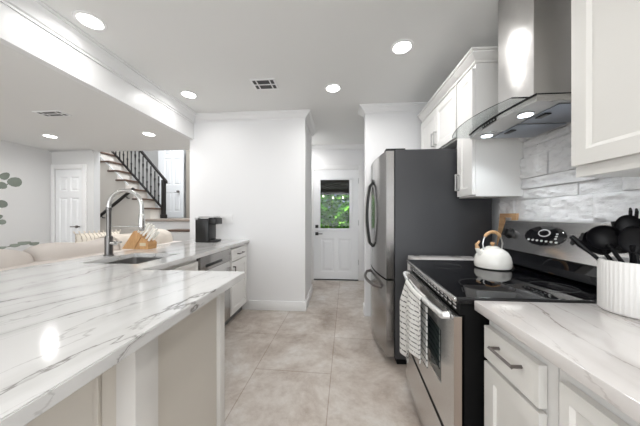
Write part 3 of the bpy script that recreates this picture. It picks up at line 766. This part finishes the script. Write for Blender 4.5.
cushion(.55, 1.70, -2.44, .60, .965, .985).build('back_cushion', 'sofa_fabric', sf, smooth=80)
cushion(1.71, 3.25, -2.44, .60, .99, 1.03).build('back_cushion', 'sofa_fabric', sf, smooth=80)
B().box(-3.15, -2.60, .45, 1.76, .42, .58, .05, 3).build('seat_cushion', 'sofa_fabric', sf)
B().box(-3.15, -2.60, 1.78, 3.15, .42, .58, .05, 3).build('seat_cushion', 'sofa_fabric', sf)

def pillow(name, c, w_, h_, d_, rz, rx, label, mname, tassel=True):
    t_ = thing(name, label, 'cushion', c, rz)
    o0 = Vector(c); b2 = B()
    for sgn in (1, -1):
        b2.grid(lambda u, v, s_=sgn: o0+Vector(((u-.5)*w_*(1-.10*abs(2*v-1)**2*0), s_*d_*.5*(max(0, (1-(2*u-1)**4)*(1-(2*v-1)**4)))**.5, v*h_)), 14, 14)
    bmesh.ops.remove_doubles(b2.bm, verts=b2.bm.verts[:], dist=.001)
    o = b2.build('cover', mname, t_, smooth=80)
    if tassel:
        for k in range(11):
            tb = B().tube([o0+Vector(((k/10-.5)*w_, 0, h_-.005)), o0+Vector(((k/10-.5)*w_*1.03, 0, h_+.018)), o0+Vector(((k/10-.5)*w_*1.06, .01, h_+.022))], [.005, .007, .004], 6)
            tb.build('tassel', 'throw_fabric', t_)
    t_.rotation_euler = (rx, 0, rz)
    return t_
pillow('throw_pillow', (-2.74, 2.56, .585), .42, .46, .16, math.radians(74), math.radians(0), 'cream patterned throw pillow with tassels behind the sofa back', 'pillow_fabric')
# knitted throw draped over the sofa back right of the pillow
b2 = B()
def fth(u, v):
    y = 2.36+.82*u; a = PI*(-.10+1.20*v); zt_ = .99+.04*(y-1.71)/1.54; u_ = (y-1.71)/1.54
    e2 = min(1, min(u_, 1-u_)*9)**.5; r_ = .15*(.55+.45*e2)+.012+.004*math.sin(u*40)
    cz = (.60+zt_)/2; sx, sz = math.cos(a), math.sin(a)
    return (-2.44+r_*math.copysign(abs(sx)**.7, sx), y, cz+((zt_-.60)/2-(1-e2)*.03+.012)*math.copysign(abs(sz)**.6, sz)+(.012*math.sin(u_*17)+.008*math.sin(u_*7+2)+.006*math.sin(u*31+v*9))*(sz > 0))
b2.grid(fth, 40, 30)
tag(b2.build('throw_blanket', 'throw_fabric', smooth=80, recalc=False, solid=.012), 'cream woven throw draped over the sofa back behind the faucet', 'blanket')

# eucalyptus in a vase on a low table
tb = thing('coffee_table', 'round coffee table mostly hidden at left behind the sofa', 'table', (-3.95, 1.95, 0))
B().lathe([(.30, .43), (.32, .44), (.32, .46), (.30, .47)], (-3.95, 1.95, 0), 30).build('tabletop', 'wood_board', tb)
for k in range(3):
    a = k*2*PI/3+.5; B().tube([(-3.95+.22*math.cos(a), 1.95+.22*math.sin(a), 0), (-3.95+.16*math.cos(a), 1.95+.16*math.sin(a), .435)], .018, 8).build('leg', 'black_wood', tb)
ev = thing('eucalyptus_plant', 'grey-green eucalyptus branches reaching in at left frame edge', 'plant', (-3.95, 1.95, .471))
B().lathe([(.07, 0), (.10, .06), (.10, .16), (.05, .24), (.045, .28), (.038, .28), (.042, .23), (.09, .15), (.09, .06), (.001, .02)], (-3.95, 1.95, .471), 20).build('vase', 'ceramic_white', ev)
def leaf(b_, c, r_, nrm):
    q = Vector(nrm).normalized().to_track_quat('Z', 'Y').to_matrix(); n_ = 12
    rim = [q @ Vector((math.cos(2*PI*k/n_)*r_*1.12, math.sin(2*PI*k/n_)*r_, .12*r_*math.cos(4*PI*k/n_)))+Vector(c) for k in range(n_)]
    b_.poly([Vector(c)]+rim, [(0, 1+k, 1+(k+1) % n_) for k in range(n_)])
import sys
def px2w(px, py, Y_):     # a point of the room on the plane Y=Y_
    f_ = 240; ya = math.atan(18/f_); u = (px-320)/f_; v = -(py-215.5)/f_
    a = u*math.cos(ya)-math.sin(ya); c = u*math.sin(ya)+math.cos(ya); t_ = Y_/c
    return Vector((a*t_, Y_, 1.24+v*t_))
branches = [([(-30, 235), (-12, 195), (8, 184), (14, 182)], [(5, 176, 9), (15, 182, 11), (2, 185.5, 8), (-6, 190, 8)]),
            ([(-30, 235), (-12, 212), (1, 205)], [(1.5, 204, 9), (-8, 212, 8)]),
            ([(-30, 235), (-15, 222), (-2, 219)], [(-1, 217, 6), (2, 222, 6), (-10, 226, 7)]),
            ([(-30, 235), (-20, 170), (-8, 160)], [(-8, 160, 9), (-16, 175, 9)])]
for i, (pth, lv) in enumerate(branches):
    Yb = 1.95
    bb_ = B().tube([(-3.95, 1.95, .72)]+[px2w(a, c, Yb+.02) for a, c in pth], .004, 6)
    br_ = bb_.build('branch', 'stem_green', ev)
    for (a, c, w_) in lv:
        p = px2w(a, c, Yb+random.uniform(-.03, .03)); q = B(); leaf(q, p, w_*.5*2.25/240*.84, (random.uniform(.1, .8), -1, random.uniform(-.3, .5)))
        q.build('leaf', 'eucalyptus', br_, smooth=0, recalc=False, solid=.002)
# loose eucalyptus sprig lying over the first cushion
sp_ = thing('eucalyptus_sprig', 'dusty green eucalyptus sprig lying along the top of left sofa cushion', 'foliage', (-2.5, 1.6, .995))
B().tube([(-2.55, 1.46, .985), (-2.52, 1.58, .995), (-2.50, 1.74, 1.01)], .003, 6).build('stem', 'stem_green', sp_)
for (y, z, s_) in ((1.47, .99, .018), (1.54, .995, .020), (1.61, 1.0, .020), (1.68, 1.01, .026), (1.745, 1.02, .032), (1.79, 1.01, .026)):
    q = B(); leaf(q, (-2.50+random.uniform(-.03, .03), y, z), s_, (.3, -.3, random.uniform(.7, 1.2))); q.build('leaf', 'eucalyptus', sp_, smooth=0, recalc=False, solid=.002)

# ------------------------------------------------------------------ right side: stone, counters, cabinets
rnd = random.Random(11)
b_ = B(); zz = .93; z_top = 1.82
rows = []
while zz < z_top-.02:
    h = rnd.choice((.05, .07, .11, .14)); rows.append((zz, min(zz+h, z_top))); zz += h
for (za, zb) in rows:
    y = -.4+rnd.uniform(0, .2)
    while y < 2.0:
        L_ = rnd.uniform(.18, .55); ya, yb = y+.0015, min(y+L_, 2.01)-.0015
        prot = rnd.uniform(.004, .034)
        if yb-ya > .03:
            nu, nv = max(4, int((yb-ya)/.011)), max(5, int((zb-za)/.010))
            def f(u, v, ya=ya, yb=yb, za=za, zb=zb, prot=prot, sd=rnd.random()*50, tl=rnd.uniform(-.012, .012)):
                yy, z_ = ya+(yb-ya)*u, za+.0015+(zb-za-.003)*v
                q_ = Vector((yy*9, z_*16, sd)); e2 = min(1, min(min(u, 1-u)*nu, min(v, 1-v)*nv)/1.6)
                rr_ = (.016*noise.noise(q_)+.010*noise.noise(q_*2.7)+.006*noise.noise(q_*6)+tl*(v-.5)+.004)*e2
                return (WX-.006-prot-rr_, yy, z_)
            b_.grid(f, nu, nv)
            x1 = WX-.006-prot
            b_.poly([(x1, ya, za+.0015), (x1, yb, za+.0015), (x1, yb, zb-.0015), (x1, ya, zb-.0015), (WX, ya, za+.0015), (WX, yb, za+.0015), (WX, yb, zb-.0015), (WX, ya, zb-.0015)],
                    [(0, 1, 5, 4), (1, 2, 6, 5), (2, 3, 7, 6), (3, 0, 4, 7)])
        y += L_
struct('wall_backsplash', b_, 'white_stone', smooth=40, recalc=False, origin=(WX, 0, 0))

RX = .515   # front edge of right counter
SB = WX-.034
def counter_r(name, y0, y1, x0, label, mname='marble_warm'):
    return tag(B().box(x0, SB, y0, y1, TZ-TH, TZ, .003).build(name, mname), label, 'countertop')
counter_r('countertop', -.60, .952, RX, 'white veined stone countertop at right under the ribbed crock')
counter_r('filler_countertop', 1.775, 1.995, .565, 'narrow strip of white stone countertop between range and refrigerator')
CF = .560   # carcass face
def base_unit(name, y0, y1, label):
    t_ = thing(name, label, 'cabinet', (.9, (y0+y1)/2, 0))
    B().box(CF, SB-.005, y0, y1, .10, UZ).build('body', 'cabinet_white', t_)
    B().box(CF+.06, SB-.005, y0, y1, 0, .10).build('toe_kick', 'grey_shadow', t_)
    return t_
u1 = base_unit('drawer_cabinet', .655, .935, 'cream base cabinet with one drawer right next to the range')
at = faceL(CF-.024)
d_ = B().slab(at, .685, .925, .722, .838, .022, bev=.01).build('drawer', 'cabinet_cream', u1, smooth=0)
pull(at, .745, .796, .843, .796, .03, .005, parent=d_)
d_ = B().slab(at, .685, .925, .115, .708, .022, [(.735, .875, .165, .655)], .008, .006).build('door', 'cabinet_cream', u1, smooth=0)
pull(at, .708, .63, .708, .50, .03, .005, parent=d_)
u2 = base_unit('corner_base_cabinet', .03, .652, 'cream base cabinet with flat panel doors at the bottom right corner')
for (a, c) in ((.35, .625), (.06, .335)):
    d_ = B().slab(at, a, c, .115, .838, .022, [(a+.045, c-.025, .165, .80)], .007, .008).build('door', 'cabinet_cream', u2, smooth=0)
    pull(at, a+.02, .62, a+.02, .5, .03, .005, parent=d_)
u3 = base_unit('filler_cabinet', 1.785, 1.99, 'slim base cabinet between the range and the refrigerator')
B().slab(faceL(CF-.001), 1.79, 1.985, .115, .84, .02, [(1.82, 1.955, .16, .80)], .007, .006).build('door', 'cabinet_white', u3, smooth=0)

# upper cabinets
def upper(name, x0, y0, y1, z0, z1, doors, label, hs, mname='cabinet_white', side_panel=True, raised=False, hm='pull_metal_light', hidz=None, crown_=True, lip=.04):
    t_ = thing(name, label, 'cabinet', ((x0+WX)/2, (y0+y1)/2, z0))
    B().box(x0+.022, WX-.001, y0, y1, z0, z1).build('body', mname, t_)
    for (a, c), h in zip(doors, hs):
        d_ = B().slab(faceL(x0), a, c, z0+lip, z1-.03, .021, [(a+.055, c-.055, z0+lip+.055, z1-.085)], .009, .014).build('door', mname, t_, smooth=0)
        if h is not None: pull(faceL(x0), h, z0+lip+.05, h, z0+lip+.17, .028, .0055, hm, d_)
    if crown_:
        zc = z1+.075
        crown('crown', (x0+.022, y0), (x0+.022, y1), (-1, 0), z=zc, h=.075, d=.06, mname=mname, parent=t_, m0=1)
        crown('crown', (x0+.022, y0), (WX-.001, y0), (0, -1), z=zc, h=.075, d=.06, mname=mname, parent=t_, m0=1)
    return t_
uc = upper('upper_cabinet', .945, 1.765, 1.995, 1.375, 2.31, [(1.77, 1.985)], 'tall narrow white wall cabinet between the hood and the refrigerator', [1.955], crown_=True, lip=.012)
fc_ = upper('fridge_cabinet', .945, 2.0, 2.83, 1.86, 2.31, [(2.01, 2.41), (2.42, 2.82)], 'wide white wall cabinet with two doors above the refrigerator', [2.385, 2.445], crown_=False, lip=.012)
crown('crown', (.967, 2.0), (.967, 2.83), (-1, 0), z=2.385, h=.075, d=.06, mname='cabinet_white', parent=fc_)
nc = upper('corner_wall_cabinet', .915, .06, 1.02, 1.39, 2.54, [(.545, 1.015), (.065, .535)], 'large off-white wall cabinet at the right picture edge beside hood', [None, None], 'cabinet_cream', crown_=False, lip=.042)

# ------------------------------------------------------------------ refrigerator
F0, F1 = 2.025, 2.925
fg = thing('refrigerator', 'french door refrigerator with steel doors and dark grey side', 'refrigerator', (.85, 2.47, 0))
B().box(.47, 1.235, F0, F1, .05, 1.785, .006).build('body', 'fridge_side', fg)
B().box(.49, 1.2, F0+.02, F1-.02, 0, .05).build('kick_plate', 'black_matte', fg)
def bowed(y0, y1, z0, z1, xe, bow, xb=.462, hinge_edge=True):
    b2 = B(); n_ = 16
    def xf(y): t_ = (y-F0)/(F1-F0)*2-1; return xe-bow*(1-t_*t_)
    fr_ = [(xf(y0+(y1-y0)*k/n_), y0+(y1-y0)*k/n_) for k in range(n_+1)]
    pr = [(x, y, z0) for x, y in fr_]+[(xb, y1, z0), (xb, y0, z0)]
    b2.prism(pr, (0, 0, z1-z0)); return b2
mid = (F0+F1)/2
bowed(F0, mid-.003, .715, 1.775, .40, .05).build('door', 'steel_vertical', fg, smooth=20)
bowed(mid+.003, F1, .715, 1.775, .40, .05).build('door', 'steel_vertical', fg, smooth=20)
bowed(F0, F1, .07, .700, .40, .05).build('freezer_drawer', 'steel_vertical', fg, smooth=20)
B().box(.40, .56, F0+.02, F0+.10, 1.776, 1.80, .004).build('hinge_cover', 'black_plastic', fg)
B().box(.40, .56, F1-.10, F1-.02, 1.776, 1.80, .004).build('hinge_cover', 'black_plastic', fg)
for s_ in (-1, 1):
    y = mid+s_*.045
    pth = [(.352, y, .93), (.318, y, .97)]+[(.318-.028*math.sin(PI*k/10), y+s_*.0, .97+.56*k/10) for k in range(1, 10)]+[(.318, y, 1.53), (.352, y, 1.57)]
    B().tube(pth, .014, 10).build('door_handle', 'black_plastic' if s_ < 0 else 'steel', fg)
pth = [(.385, F0+.12, .61), (.345, F0+.16, .61)]+[(.325-.045*math.sin(PI*k/12), F0+.18+(F1-F0-.36)*k/12, .61) for k in range(13)]+[(.345, F1-.16, .61), (.385, F1-.12, .61)]
B().tube(pth, .015, 10).build('freezer_handle', 'pull_metal', fg)

# ------------------------------------------------------------------ range (local frame = world, rotated a touch about its near front corner)
RY0, RY1 = .962, 1.762; RF = .475
rg = thing('electric_range', 'stainless electric range with black glass cooktop and raised backguard', 'stove', (RF, RY0, 0))
B().box(RF+.012, 1.22, RY0+.004, RY1-.004, .05, .895).build('body', 'black_matte', rg)
B().box(RF+.05, 1.2, RY0+.02, RY1-.02, 0, .05).build('base', 'black_matte', rg)
ct = B().box(RF-.022, 1.16, RY0-.002, RY1+.002, .897, .925, .006, 3).build('cooktop', 'black_glass', rg)
m_ring = mat('burner_ring', (.07, .07, .07), .2)
for (x, y, r_) in ((.66, 1.14, .11), (.66, 1.56, .085), (.95, 1.14, .085), (.95, 1.56, .11)):
    B().lathe([(r_-.003, .9252), (r_-.003, .9258), (r_, .9258), (r_, .9252)], (x, y, 0), 40, caps=False).build('burner_ring', 'burner_ring', ct)
B().box(RF-.030, RF-.020, RY0-.004, RY1+.004, .908, .924, .003).build('front_trim', 'steel_bright', rg)
# vent band with slots
vb = B().box(RF-.004, RF+.012, RY0+.004, RY1-.004, .855, .896).build('vent_band', 'black_matte', rg)
for k in range(16):
    y = RY0+.05+k*(RY1-RY0-.10)/15
    q = B().box(RF-.0075, RF-.0035, y-.016, y+.016, .866, .874, .001); q.box(RF-.0075, RF-.0035, y-.016, y+.016, .880, .888, .001); q.build('vent_louvre', 'steel_bright', vb)
DX = RF-.030
od = B().slab(faceL(DX), RY0, RY1, .345, .850, .03, [(RY0+.13, RY1-.13, .50, .735)], .004, .004).build('oven_door', 'steel_bright', rg, smooth=0)
B().box(DX+.0015, DX+.0035, RY0+.136, RY1-.136, .506, .729).build('door_glass', 'smoke_glass', od)
B().box(DX+.001, DX+.030, RY0-.0012, RY0-.0002, .337, .848).build('door_edge', 'side_flange', od)
B().slab(faceL(DX), RY0, RY1, .075, .318, .03, bev=.01).build('storage_drawer', 'steel_bright', rg, smooth=0)
B().box(DX+.002, DX+.03, RY0+.004, RY1-.004, .3185, .3445).build('drawer_gap', 'black_matte', rg)
hp = [(DX, RY0+.04, .838), (DX-.022, RY0+.045, .836)]+[(DX-.024-.026*math.sin(PI*k/14), RY0+.05+(RY1-RY0-.10)*k/14, .834) for k in range(15)]+[(DX-.022, RY1-.045, .836), (DX, RY1-.04, .838)]
B().tube(hp, .012, 12, flat=1.2).build('oven_handle', 'handle_silver', od)
# backguard
bg = B().prism([(1.10, RY0, .926), (1.075, RY0, .945), (1.10, RY0, .975), (1.12, RY0, 1.02), (1.16, RY0, 1.02), (1.22, RY0, 1.02), (1.22, RY0, .926)], (0, RY1-RY0, 0)).build('backguard_base', 'black_glass', rg, smooth=0)
b_ = B().prism([(1.105, RY0+.0, 1.022), (1.115, RY0, 1.016), (1.20, RY0, 1.016), (1.215, RY0, 1.205), (1.175, RY0, 1.208), (1.165, RY0, 1.204)], (0, RY1-RY0, 0))
cpn = b_.build('control_panel', 'steel_bright', rg, smooth=0)
B().box(1.20, 1.23, RY0+.005, RY1-.005, .926, 1.2).build('backguard_back', 'black_matte', rg)
nrm = Vector((-(1.204-1.022), 0, (1.165-1.105))).normalized(); tv = Vector((1.165-1.105, 0, 1.204-1.022)).normalized()
def onp(y, t_, o=0): return Vector((1.105, y, 1.022))+tv*t_*.19+nrm*o
def disc(b2, y, t_, ry, rt, o0, o1, n_=28):
    ring = lambda o, s_=1: [onp(y, t_, o)+Vector((0, math.cos(2*PI*k/n_)*ry*s_, 0))+tv*math.sin(2*PI*k/n_)*rt*s_ for k in range(n_)]
    A = ring(o0); C_ = ring(o1, .9)
    b2.poly(A+C_, [tuple(range(n_, 2*n_))]+[(k, (k+1) % n_, n_+(k+1) % n_, n_+k) for k in range(n_)]); return b2
ov = disc(B(), 1.42, .58, .135, .058, .0002, .004).build('touch_display', 'black_glass', cpn)
B().bm.free()
q = disc(B(), 1.42, .66, .040, .022, .0042, .005).build('clock_ring', 'vent_grey', ov); disc(B(), 1.42, .66, .032, .016, .0052, .006).build('clock_face', 'black_glass', ov)
for k in range(7): disc(B(), 1.33+k*.03, .42, .009, .006, .0042, .0055, 10).build('touch_button', 'vent_grey', ov)
for k in range(3): disc(B(), 1.34, .52+.07*k, .008, .005, .0042, .0055, 10).build('touch_button', 'vent_grey', ov)
for y in (1.68, 1.17, 1.05):
    q = disc(B(), y, .55, .036, .036, .0002, .008); disc(q, y, .55, .028, .028, .008, .034)
    q.poly([onp(y, .55, .034)+Vector((0, s2*.006, 0))+tv*s3*.027+nrm*s4 for s2 in (-1, 1) for s3 in (-1, 1) for s4 in (0, .012)], [(0, 1, 3, 2), (4, 6, 7, 5), (0, 4, 5, 1), (2, 3, 7, 6), (1, 5, 7, 3)])
    q.build('knob', 'black_plastic', cpn)
disc(B(), 1.25, .5, .012, .018, .0002, .004, 14).build('indicator', 'black_plastic', cpn)

# towel over the oven handle
tw = B()
def ft(u, v):
    y = 1.20+.31*u     # v: 0 back hem -> 1 front hem
    s_ = (v-.44)*.82; fold = .014*math.sin(u*PI*3.3+.6)+.006*math.sin(u*19)
    hx = DX-.024-.026*math.sin(PI*(y-RY0-.05)/(RY1-RY0-.10)); r_ = .0165
    if s_ < -r_*1.57: x = hx+r_; z = .834+(s_+r_*1.57)
    elif s_ > r_*1.57: x = hx-r_; z = .834-(s_-r_*1.57)
    else: a = s_/r_; x = hx-r_*math.sin(a); z = .834+r_*math.cos(a)
    drop = min(1, max(0, (.834-z)/.12))
    x += (fold-.004 if s_ > 0 else min(0, fold*.2))*drop - (.012*drop if s_ > 0 else 0)
    if s_ > 0: z += .30*(.834-z)*max(0, min(1, (.62-u)/.25)); y += (u-.5)*.04*drop
    return (x, y, z)
tw.grid(ft, 44, 70, uv=True)
tow = tag(tw.build('dish_towel', 'towel_cloth', smooth=80, recalc=False, solid=.004, origin=(.43, 1.35, .834)), 'white dish towel with rows of black marks hanging on oven handle', 'towel')

# the front of the range stands a little skewed to its back: shear its parts and the towel the same way
def skew(x, y): return .045*(y-RY0)/.8*max(0, min(1, 1-(x-RF)/.62))
for o in list(rg.children_recursive)+[tow]:
    ox, oy = (RF, RY0) if o is not tow else (.43, 1.35)
    for v in o.data.vertices: v.co.x += skew(v.co.x+ox, v.co.y+oy)

# kettle
kc = (.935, 1.53); KZ = .9265
kt = thing('tea_kettle', 'white enamel kettle with wooden handle on the black cooktop', 'kettle', (*kc, KZ))
B().lathe([(.095, 0), (.108, .004), (.112, .02), (.111, .045), (.104, .075), (.088, .102), (.062, .122), (.040, .130), (.001, .131)], (*kc, KZ), 40).build('body', 'enamel_white', kt)
ld_ = B().lathe([(.040, .128), (.040, .134), (.025, .139), (.001, .140)], (*kc, KZ), 28).build('lid', 'enamel_white', kt)
B().lathe([(.006, .138), (.006, .146), (.013, .150), (.015, .158), (.010, .165), (.001, .166)], (*kc, KZ), 16).build('lid_knob', 'wood_handle', ld_)
dvx = Vector((.82, -.57, 0)).normalized()*-1  # spout direction (towards the aisle side, left in view)
dvx = Vector((-.98, -.15, 0)).normalized()
C3 = Vector((*kc, KZ))
B().tube([C3+dvx*.080+Vector((0, 0, .085)), C3+dvx*.105+Vector((0, 0, .108)), C3+dvx*.118+Vector((0, 0, .130))], [.022, .016, .012], 14).build('spout', 'enamel_white', kt)
B().tube([C3+dvx*.112+Vector((0, 0, .128)), C3+dvx*.120+Vector((0, 0, .150)), C3+dvx*.098+Vector((0, 0, .172))], [.014, .010, .006], 10).build('whistle', 'wood_handle', kt)
arc = [C3+dvx*(.072*math.cos(a))+Vector((0, 0, .155+.078*math.sin(a))) for a in [PI*k/20 for k in range(21)]]
B().tube(arc[4:17], [.008]+[.0105]*11+[.008], 12).build('grip', 'wood_handle', kt)
for seg in ([C3+dvx*.066+Vector((0, 0, .112)), C3+dvx*.074+Vector((0, 0, .155)), arc[2], arc[4], arc[5]], [arc[15], arc[16], arc[18], C3-dvx*.074+Vector((0, 0, .155)), C3-dvx*.066+Vector((0, 0, .112))]):
    B().tube(seg, .005, 8).build('handle_bracket', 'pull_metal_light', kt)

for o in kt.children_recursive:
    for v in o.data.vertices: v.co.x *= .86; v.co.y *= .86; v.co.z *= .92

# wooden cutting board leaning on the wall beyond the range
b_ = B().slab(lambda u, v, w_: (SB-.045-w_+(v-TZ)*.10, u, v), 1.79, 1.965, TZ+.001, 1.255, .016, [(1.835, 1.92, 1.195, 1.225, 'hole')])
tag(b_.build('cutting_board', 'wood_board', smooth=0), 'brown wooden cutting board with slot leaning on stone wall behind kettle', 'cutting board')

# ribbed crock with utensils
cc = (.985, .87); CR = .086; HZ = .172
cr = thing('utensil_crock', 'white vertically ribbed ceramic crock on the right counter', 'crock', (*cc, TZ))
b_ = B(); n_ = 144
prof = [(CR-.006, .0005), (CR, .006), (CR, HZ-.006), (CR-.003, HZ), (CR-.009, HZ), (CR-.010, HZ-.01), (CR-.010, .02), (.001, .015)]
rings = []
for i, (r_, h) in enumerate(prof):
    rings.append([b_.bm.verts.new((cc[0]+(r_-(.0028*(k % 3 == 0) if i in (1, 2) else 0))*math.cos(2*PI*k/n_), cc[1]+(r_-(.0028*(k % 3 == 0) if i in (1, 2) else 0))*math.sin(2*PI*k/n_), TZ+h)) for k in range(n_)])
for a, c in zip(rings, rings[1:]):
    for k in range(n_): b_.bm.faces.new((a[k], a[(k+1) % n_], c[(k+1) % n_], c[k]))
b_.bm.faces.new(rings[0][::-1])
b_.build('pot', 'ceramic_white', cr, smooth=50)
def utensil(name, tip, kind, label, foot=(0, 0), wood_end=False):
    f0 = Vector((cc[0]+foot[0], cc[1]+foot[1], TZ+.03)); T = Vector(tip); dv = (T-f0).normalized(); L_ = (T-f0).length
    t_ = thing(name, label, 'utensil', f0, 0)
    hl = L_-.085
    B().tube([f0, f0+dv*hl*.5, f0+dv*hl, f0+dv*(hl+.02)], [.008, .007, .006, .006], 8).build('handle', 'wood_handle' if wood_end else 'black_silicone', t_)
    side = dv.cross(Vector((-.6, -.8, 0))).normalized(); nrm_ = side.cross(dv).normalized(); c0 = f0+dv*(hl+.045)
    b2 = B()
    if kind in ('spoon', 'ladle'):
        w_, l_, dp = (.033, .048, .018) if kind == 'spoon' else (.042, .042, .035)
        for sg in (0, .004):
            b2.grid(lambda u, v, sg=sg: c0+side*w_*math.cos(2*PI*u)*math.sin(PI/2*v+.001)+dv*l_*math.sin(2*PI*u)*math.sin(PI/2*v+.001)-nrm_*(dp*math.cos(PI/2*v)+sg-.01), 24, 8)
        bmesh.ops.remove_doubles(b2.bm, verts=b2.bm.verts[:], dist=.0006)
        b2.build('bowl', 'black_silicone', t_, smooth=80)
    elif kind == 'spatula':
        pts = [(-.016, -.04), (-.033, -.015), (-.035, .045), (.035, .052), (.033, -.015), (.016, -.04)]
        b2.prism([c0+side*a+dv*c-nrm_*.003 for a, c in pts], nrm_*.006); b2.build('blade', 'black_silicone', t_)
    elif kind == 'fork':
        b2.prism([c0+side*a+dv*c-nrm_*.004 for a, c in [(-.012, -.04), (-.034, -.01), (-.036, .012), (.036, .012), (.034, -.01), (.012, -.04)]], nrm_*.008)
        for k in range(6): b2.tube([c0+side*(-.031+k*.0124)+dv*.008, c0+side*(-.034+k*.0136)+dv*.035, c0+side*(-.034+k*.0136)+dv*.050-nrm_*.012], [.005, .005, .003], 6)
        b2.build('head', 'black_silicone', t_)
    elif kind == 'tongs':
        b2.tube([c0-dv*.04, c0, c0+dv*.04], [.012, .022, .016], 10, flat=.5); b2.build('head', 'black_silicone', t_)
    return t_
Z0 = TZ+.02
utensil('basting_spoon', (.868, .965, Z0+.225), 'tongs', 'black utensil leaning farthest left out of the ribbed crock', (.03, -.02))
utensil('ladle', (.905, .915, Z0+.262), 'ladle', 'black ladle with a round bowl at left of crock', (.02, -.03))
utensil('soup_spoon', (.945, .975, Z0+.235), 'spoon', 'black rounded spoon at back left of crock beside the ladle', (-.01, -.035))
utensil('serving_spoon', (.975, .890, Z0+.295), 'spoon', 'large black serving spoon standing in middle of crock', (.0, -.03))
utensil('cooking_spoon', (.935, .835, Z0+.265), 'spoon', 'black cooking spoon leaning toward the camera in the crock', (.02, .03))
utensil('spatula', (1.03, .94, Z0+.275), 'spatula', 'black flat spatula at the back of the crock', (-.02, -.03))
utensil('pasta_fork', (1.05, .90, Z0+.315), 'fork', 'black toothed pasta fork standing highest in the crock', (-.03, -.0))
utensil('slotted_turner', (1.03, .83, Z0+.28), 'spatula', 'black turner at the right side of the crock', (-.03, .02))
utensil('serving_fork', (1.01, .79, Z0+.30), 'fork', 'black toothed server at the right picture edge in crock', (-.02, .03))

# ------------------------------------------------------------------ range hood
hd_ = thing('range_hood', 'stainless chimney range hood with curved glass canopy over the range', 'range hood', (1.15, 1.44, 1.735))
ch = B().box(.998, WX-.002, 1.305, 1.58, 1.80, CH-.002, .002).build('chimney', 'steel_hood', hd_)
HX = 1.262
def fx_(y, c=1.39, hw_=.28, xe=.872, bow=.028): t_ = (y-c)/hw_; return xe-bow*max(0, 1-t_*t_)
# metal box with bowed front
n_ = 18; ya, yb = 1.12, 1.655
fr_ = [(fx_(ya+(yb-ya)*k/n_), ya+(yb-ya)*k/n_) for k in range(n_+1)]
b_ = B(); zb, zt_ = 1.742, 1.774
b_.prism([(x, y, zb) for x, y in fr_]+[(HX, yb, zb), (HX, ya, zb)], (0, 0, zt_-zb)); b_.build('body', 'steel', hd_, smooth=30)
# glass canopy
n_ = 24; ya2, yb2 = 1.165, 1.762
gl = [(fx_(y, 1.45, .31, .805, .072), y) for y in [ya2+(yb2-ya2)*k/n_ for k in range(n_+1)]]
b_ = B(); b_.prism([(x, y, 1.7765) for x, y in gl if y < 1.76]+[(HX, 1.76, 1.7765), (HX, ya2, 1.7765)], (0, 0, .006)); b_.build('canopy', 'canopy_glass', hd_, smooth=30)
b_ = B().tube([(x-.001, y, 1.7795) for x, y in gl if y < 1.76], .0016, 6); b_.build('canopy_rim', 'slot_dark', hd_); b_ = B(); b_.tube([(gl[0][0], ya2-.001, 1.7795), (HX, ya2-.001, 1.7795)], .0035, 6); b_.build('canopy_edge', 'black_plastic', hd_)
b_ = B().tube([(x-.002, y, 1.7725) for x, y in fr_]+[], .005, 6); b_.tube([(fr_[0][0], ya-.001, 1.7725), (HX, ya-.001, 1.7725)], .003, 6); b_.build('gasket', 'black_plastic', hd_)
# control strip on the bowed face
q = B(); yy = [1.35+.021*k for k in range(7)]
q.poly([(fx_(y)-.0015, y, z) for y in yy for z in (1.749, 1.767)], [(2*k, 2*k+1, 2*k+3, 2*k+2) for k in range(6)]); cpd = q.build('control_panel', 'black_plastic', hd_, solid=.002)
for k in range(5):
    y = 1.365+k*.024; B().lathe([(.005, 0), (.004, .002), (.001, .002)], (fx_(y)-.0045, y, 1.758), 8, 'x').build('button', 'pull_metal_light', cpd)
# underside filters and lamps
B().box(.985, 1.235, 1.15, 1.375, 1.7375, 1.7415, .001).build('grease_filter', 'filter_metal', hd_)
B().box(.985, 1.235, 1.395, 1.625, 1.7375, 1.7415, .001).build('grease_filter', 'filter_metal', hd_)
for y in (1.27, 1.50): B().box(1.00, 1.03, y-.03, y+.03, 1.731, 1.7372, .002).build('filter_latch', 'black_plastic', hd_)
for (x, y) in ((.926, 1.262), (.928, 1.575)):
    lm = B().lathe([(.034, -.004), (.036, 0)], (x, y, 1.7405), 20); lm.build('lamp_ring', 'chrome', hd_)
    B().lathe([(.001, -.0055), (.030, -.0055), (.030, -.001)], (x, y, 1.7405), 20).build('lamp_lens', 'hood_lamp_glow', hd_)
    light('hood_lamp', 'SPOT', (x-1.15, y-1.44, 1.73-1.735), 4.0, .03, parent=hd_, color=(.86, .94, 1), spot=2.2)
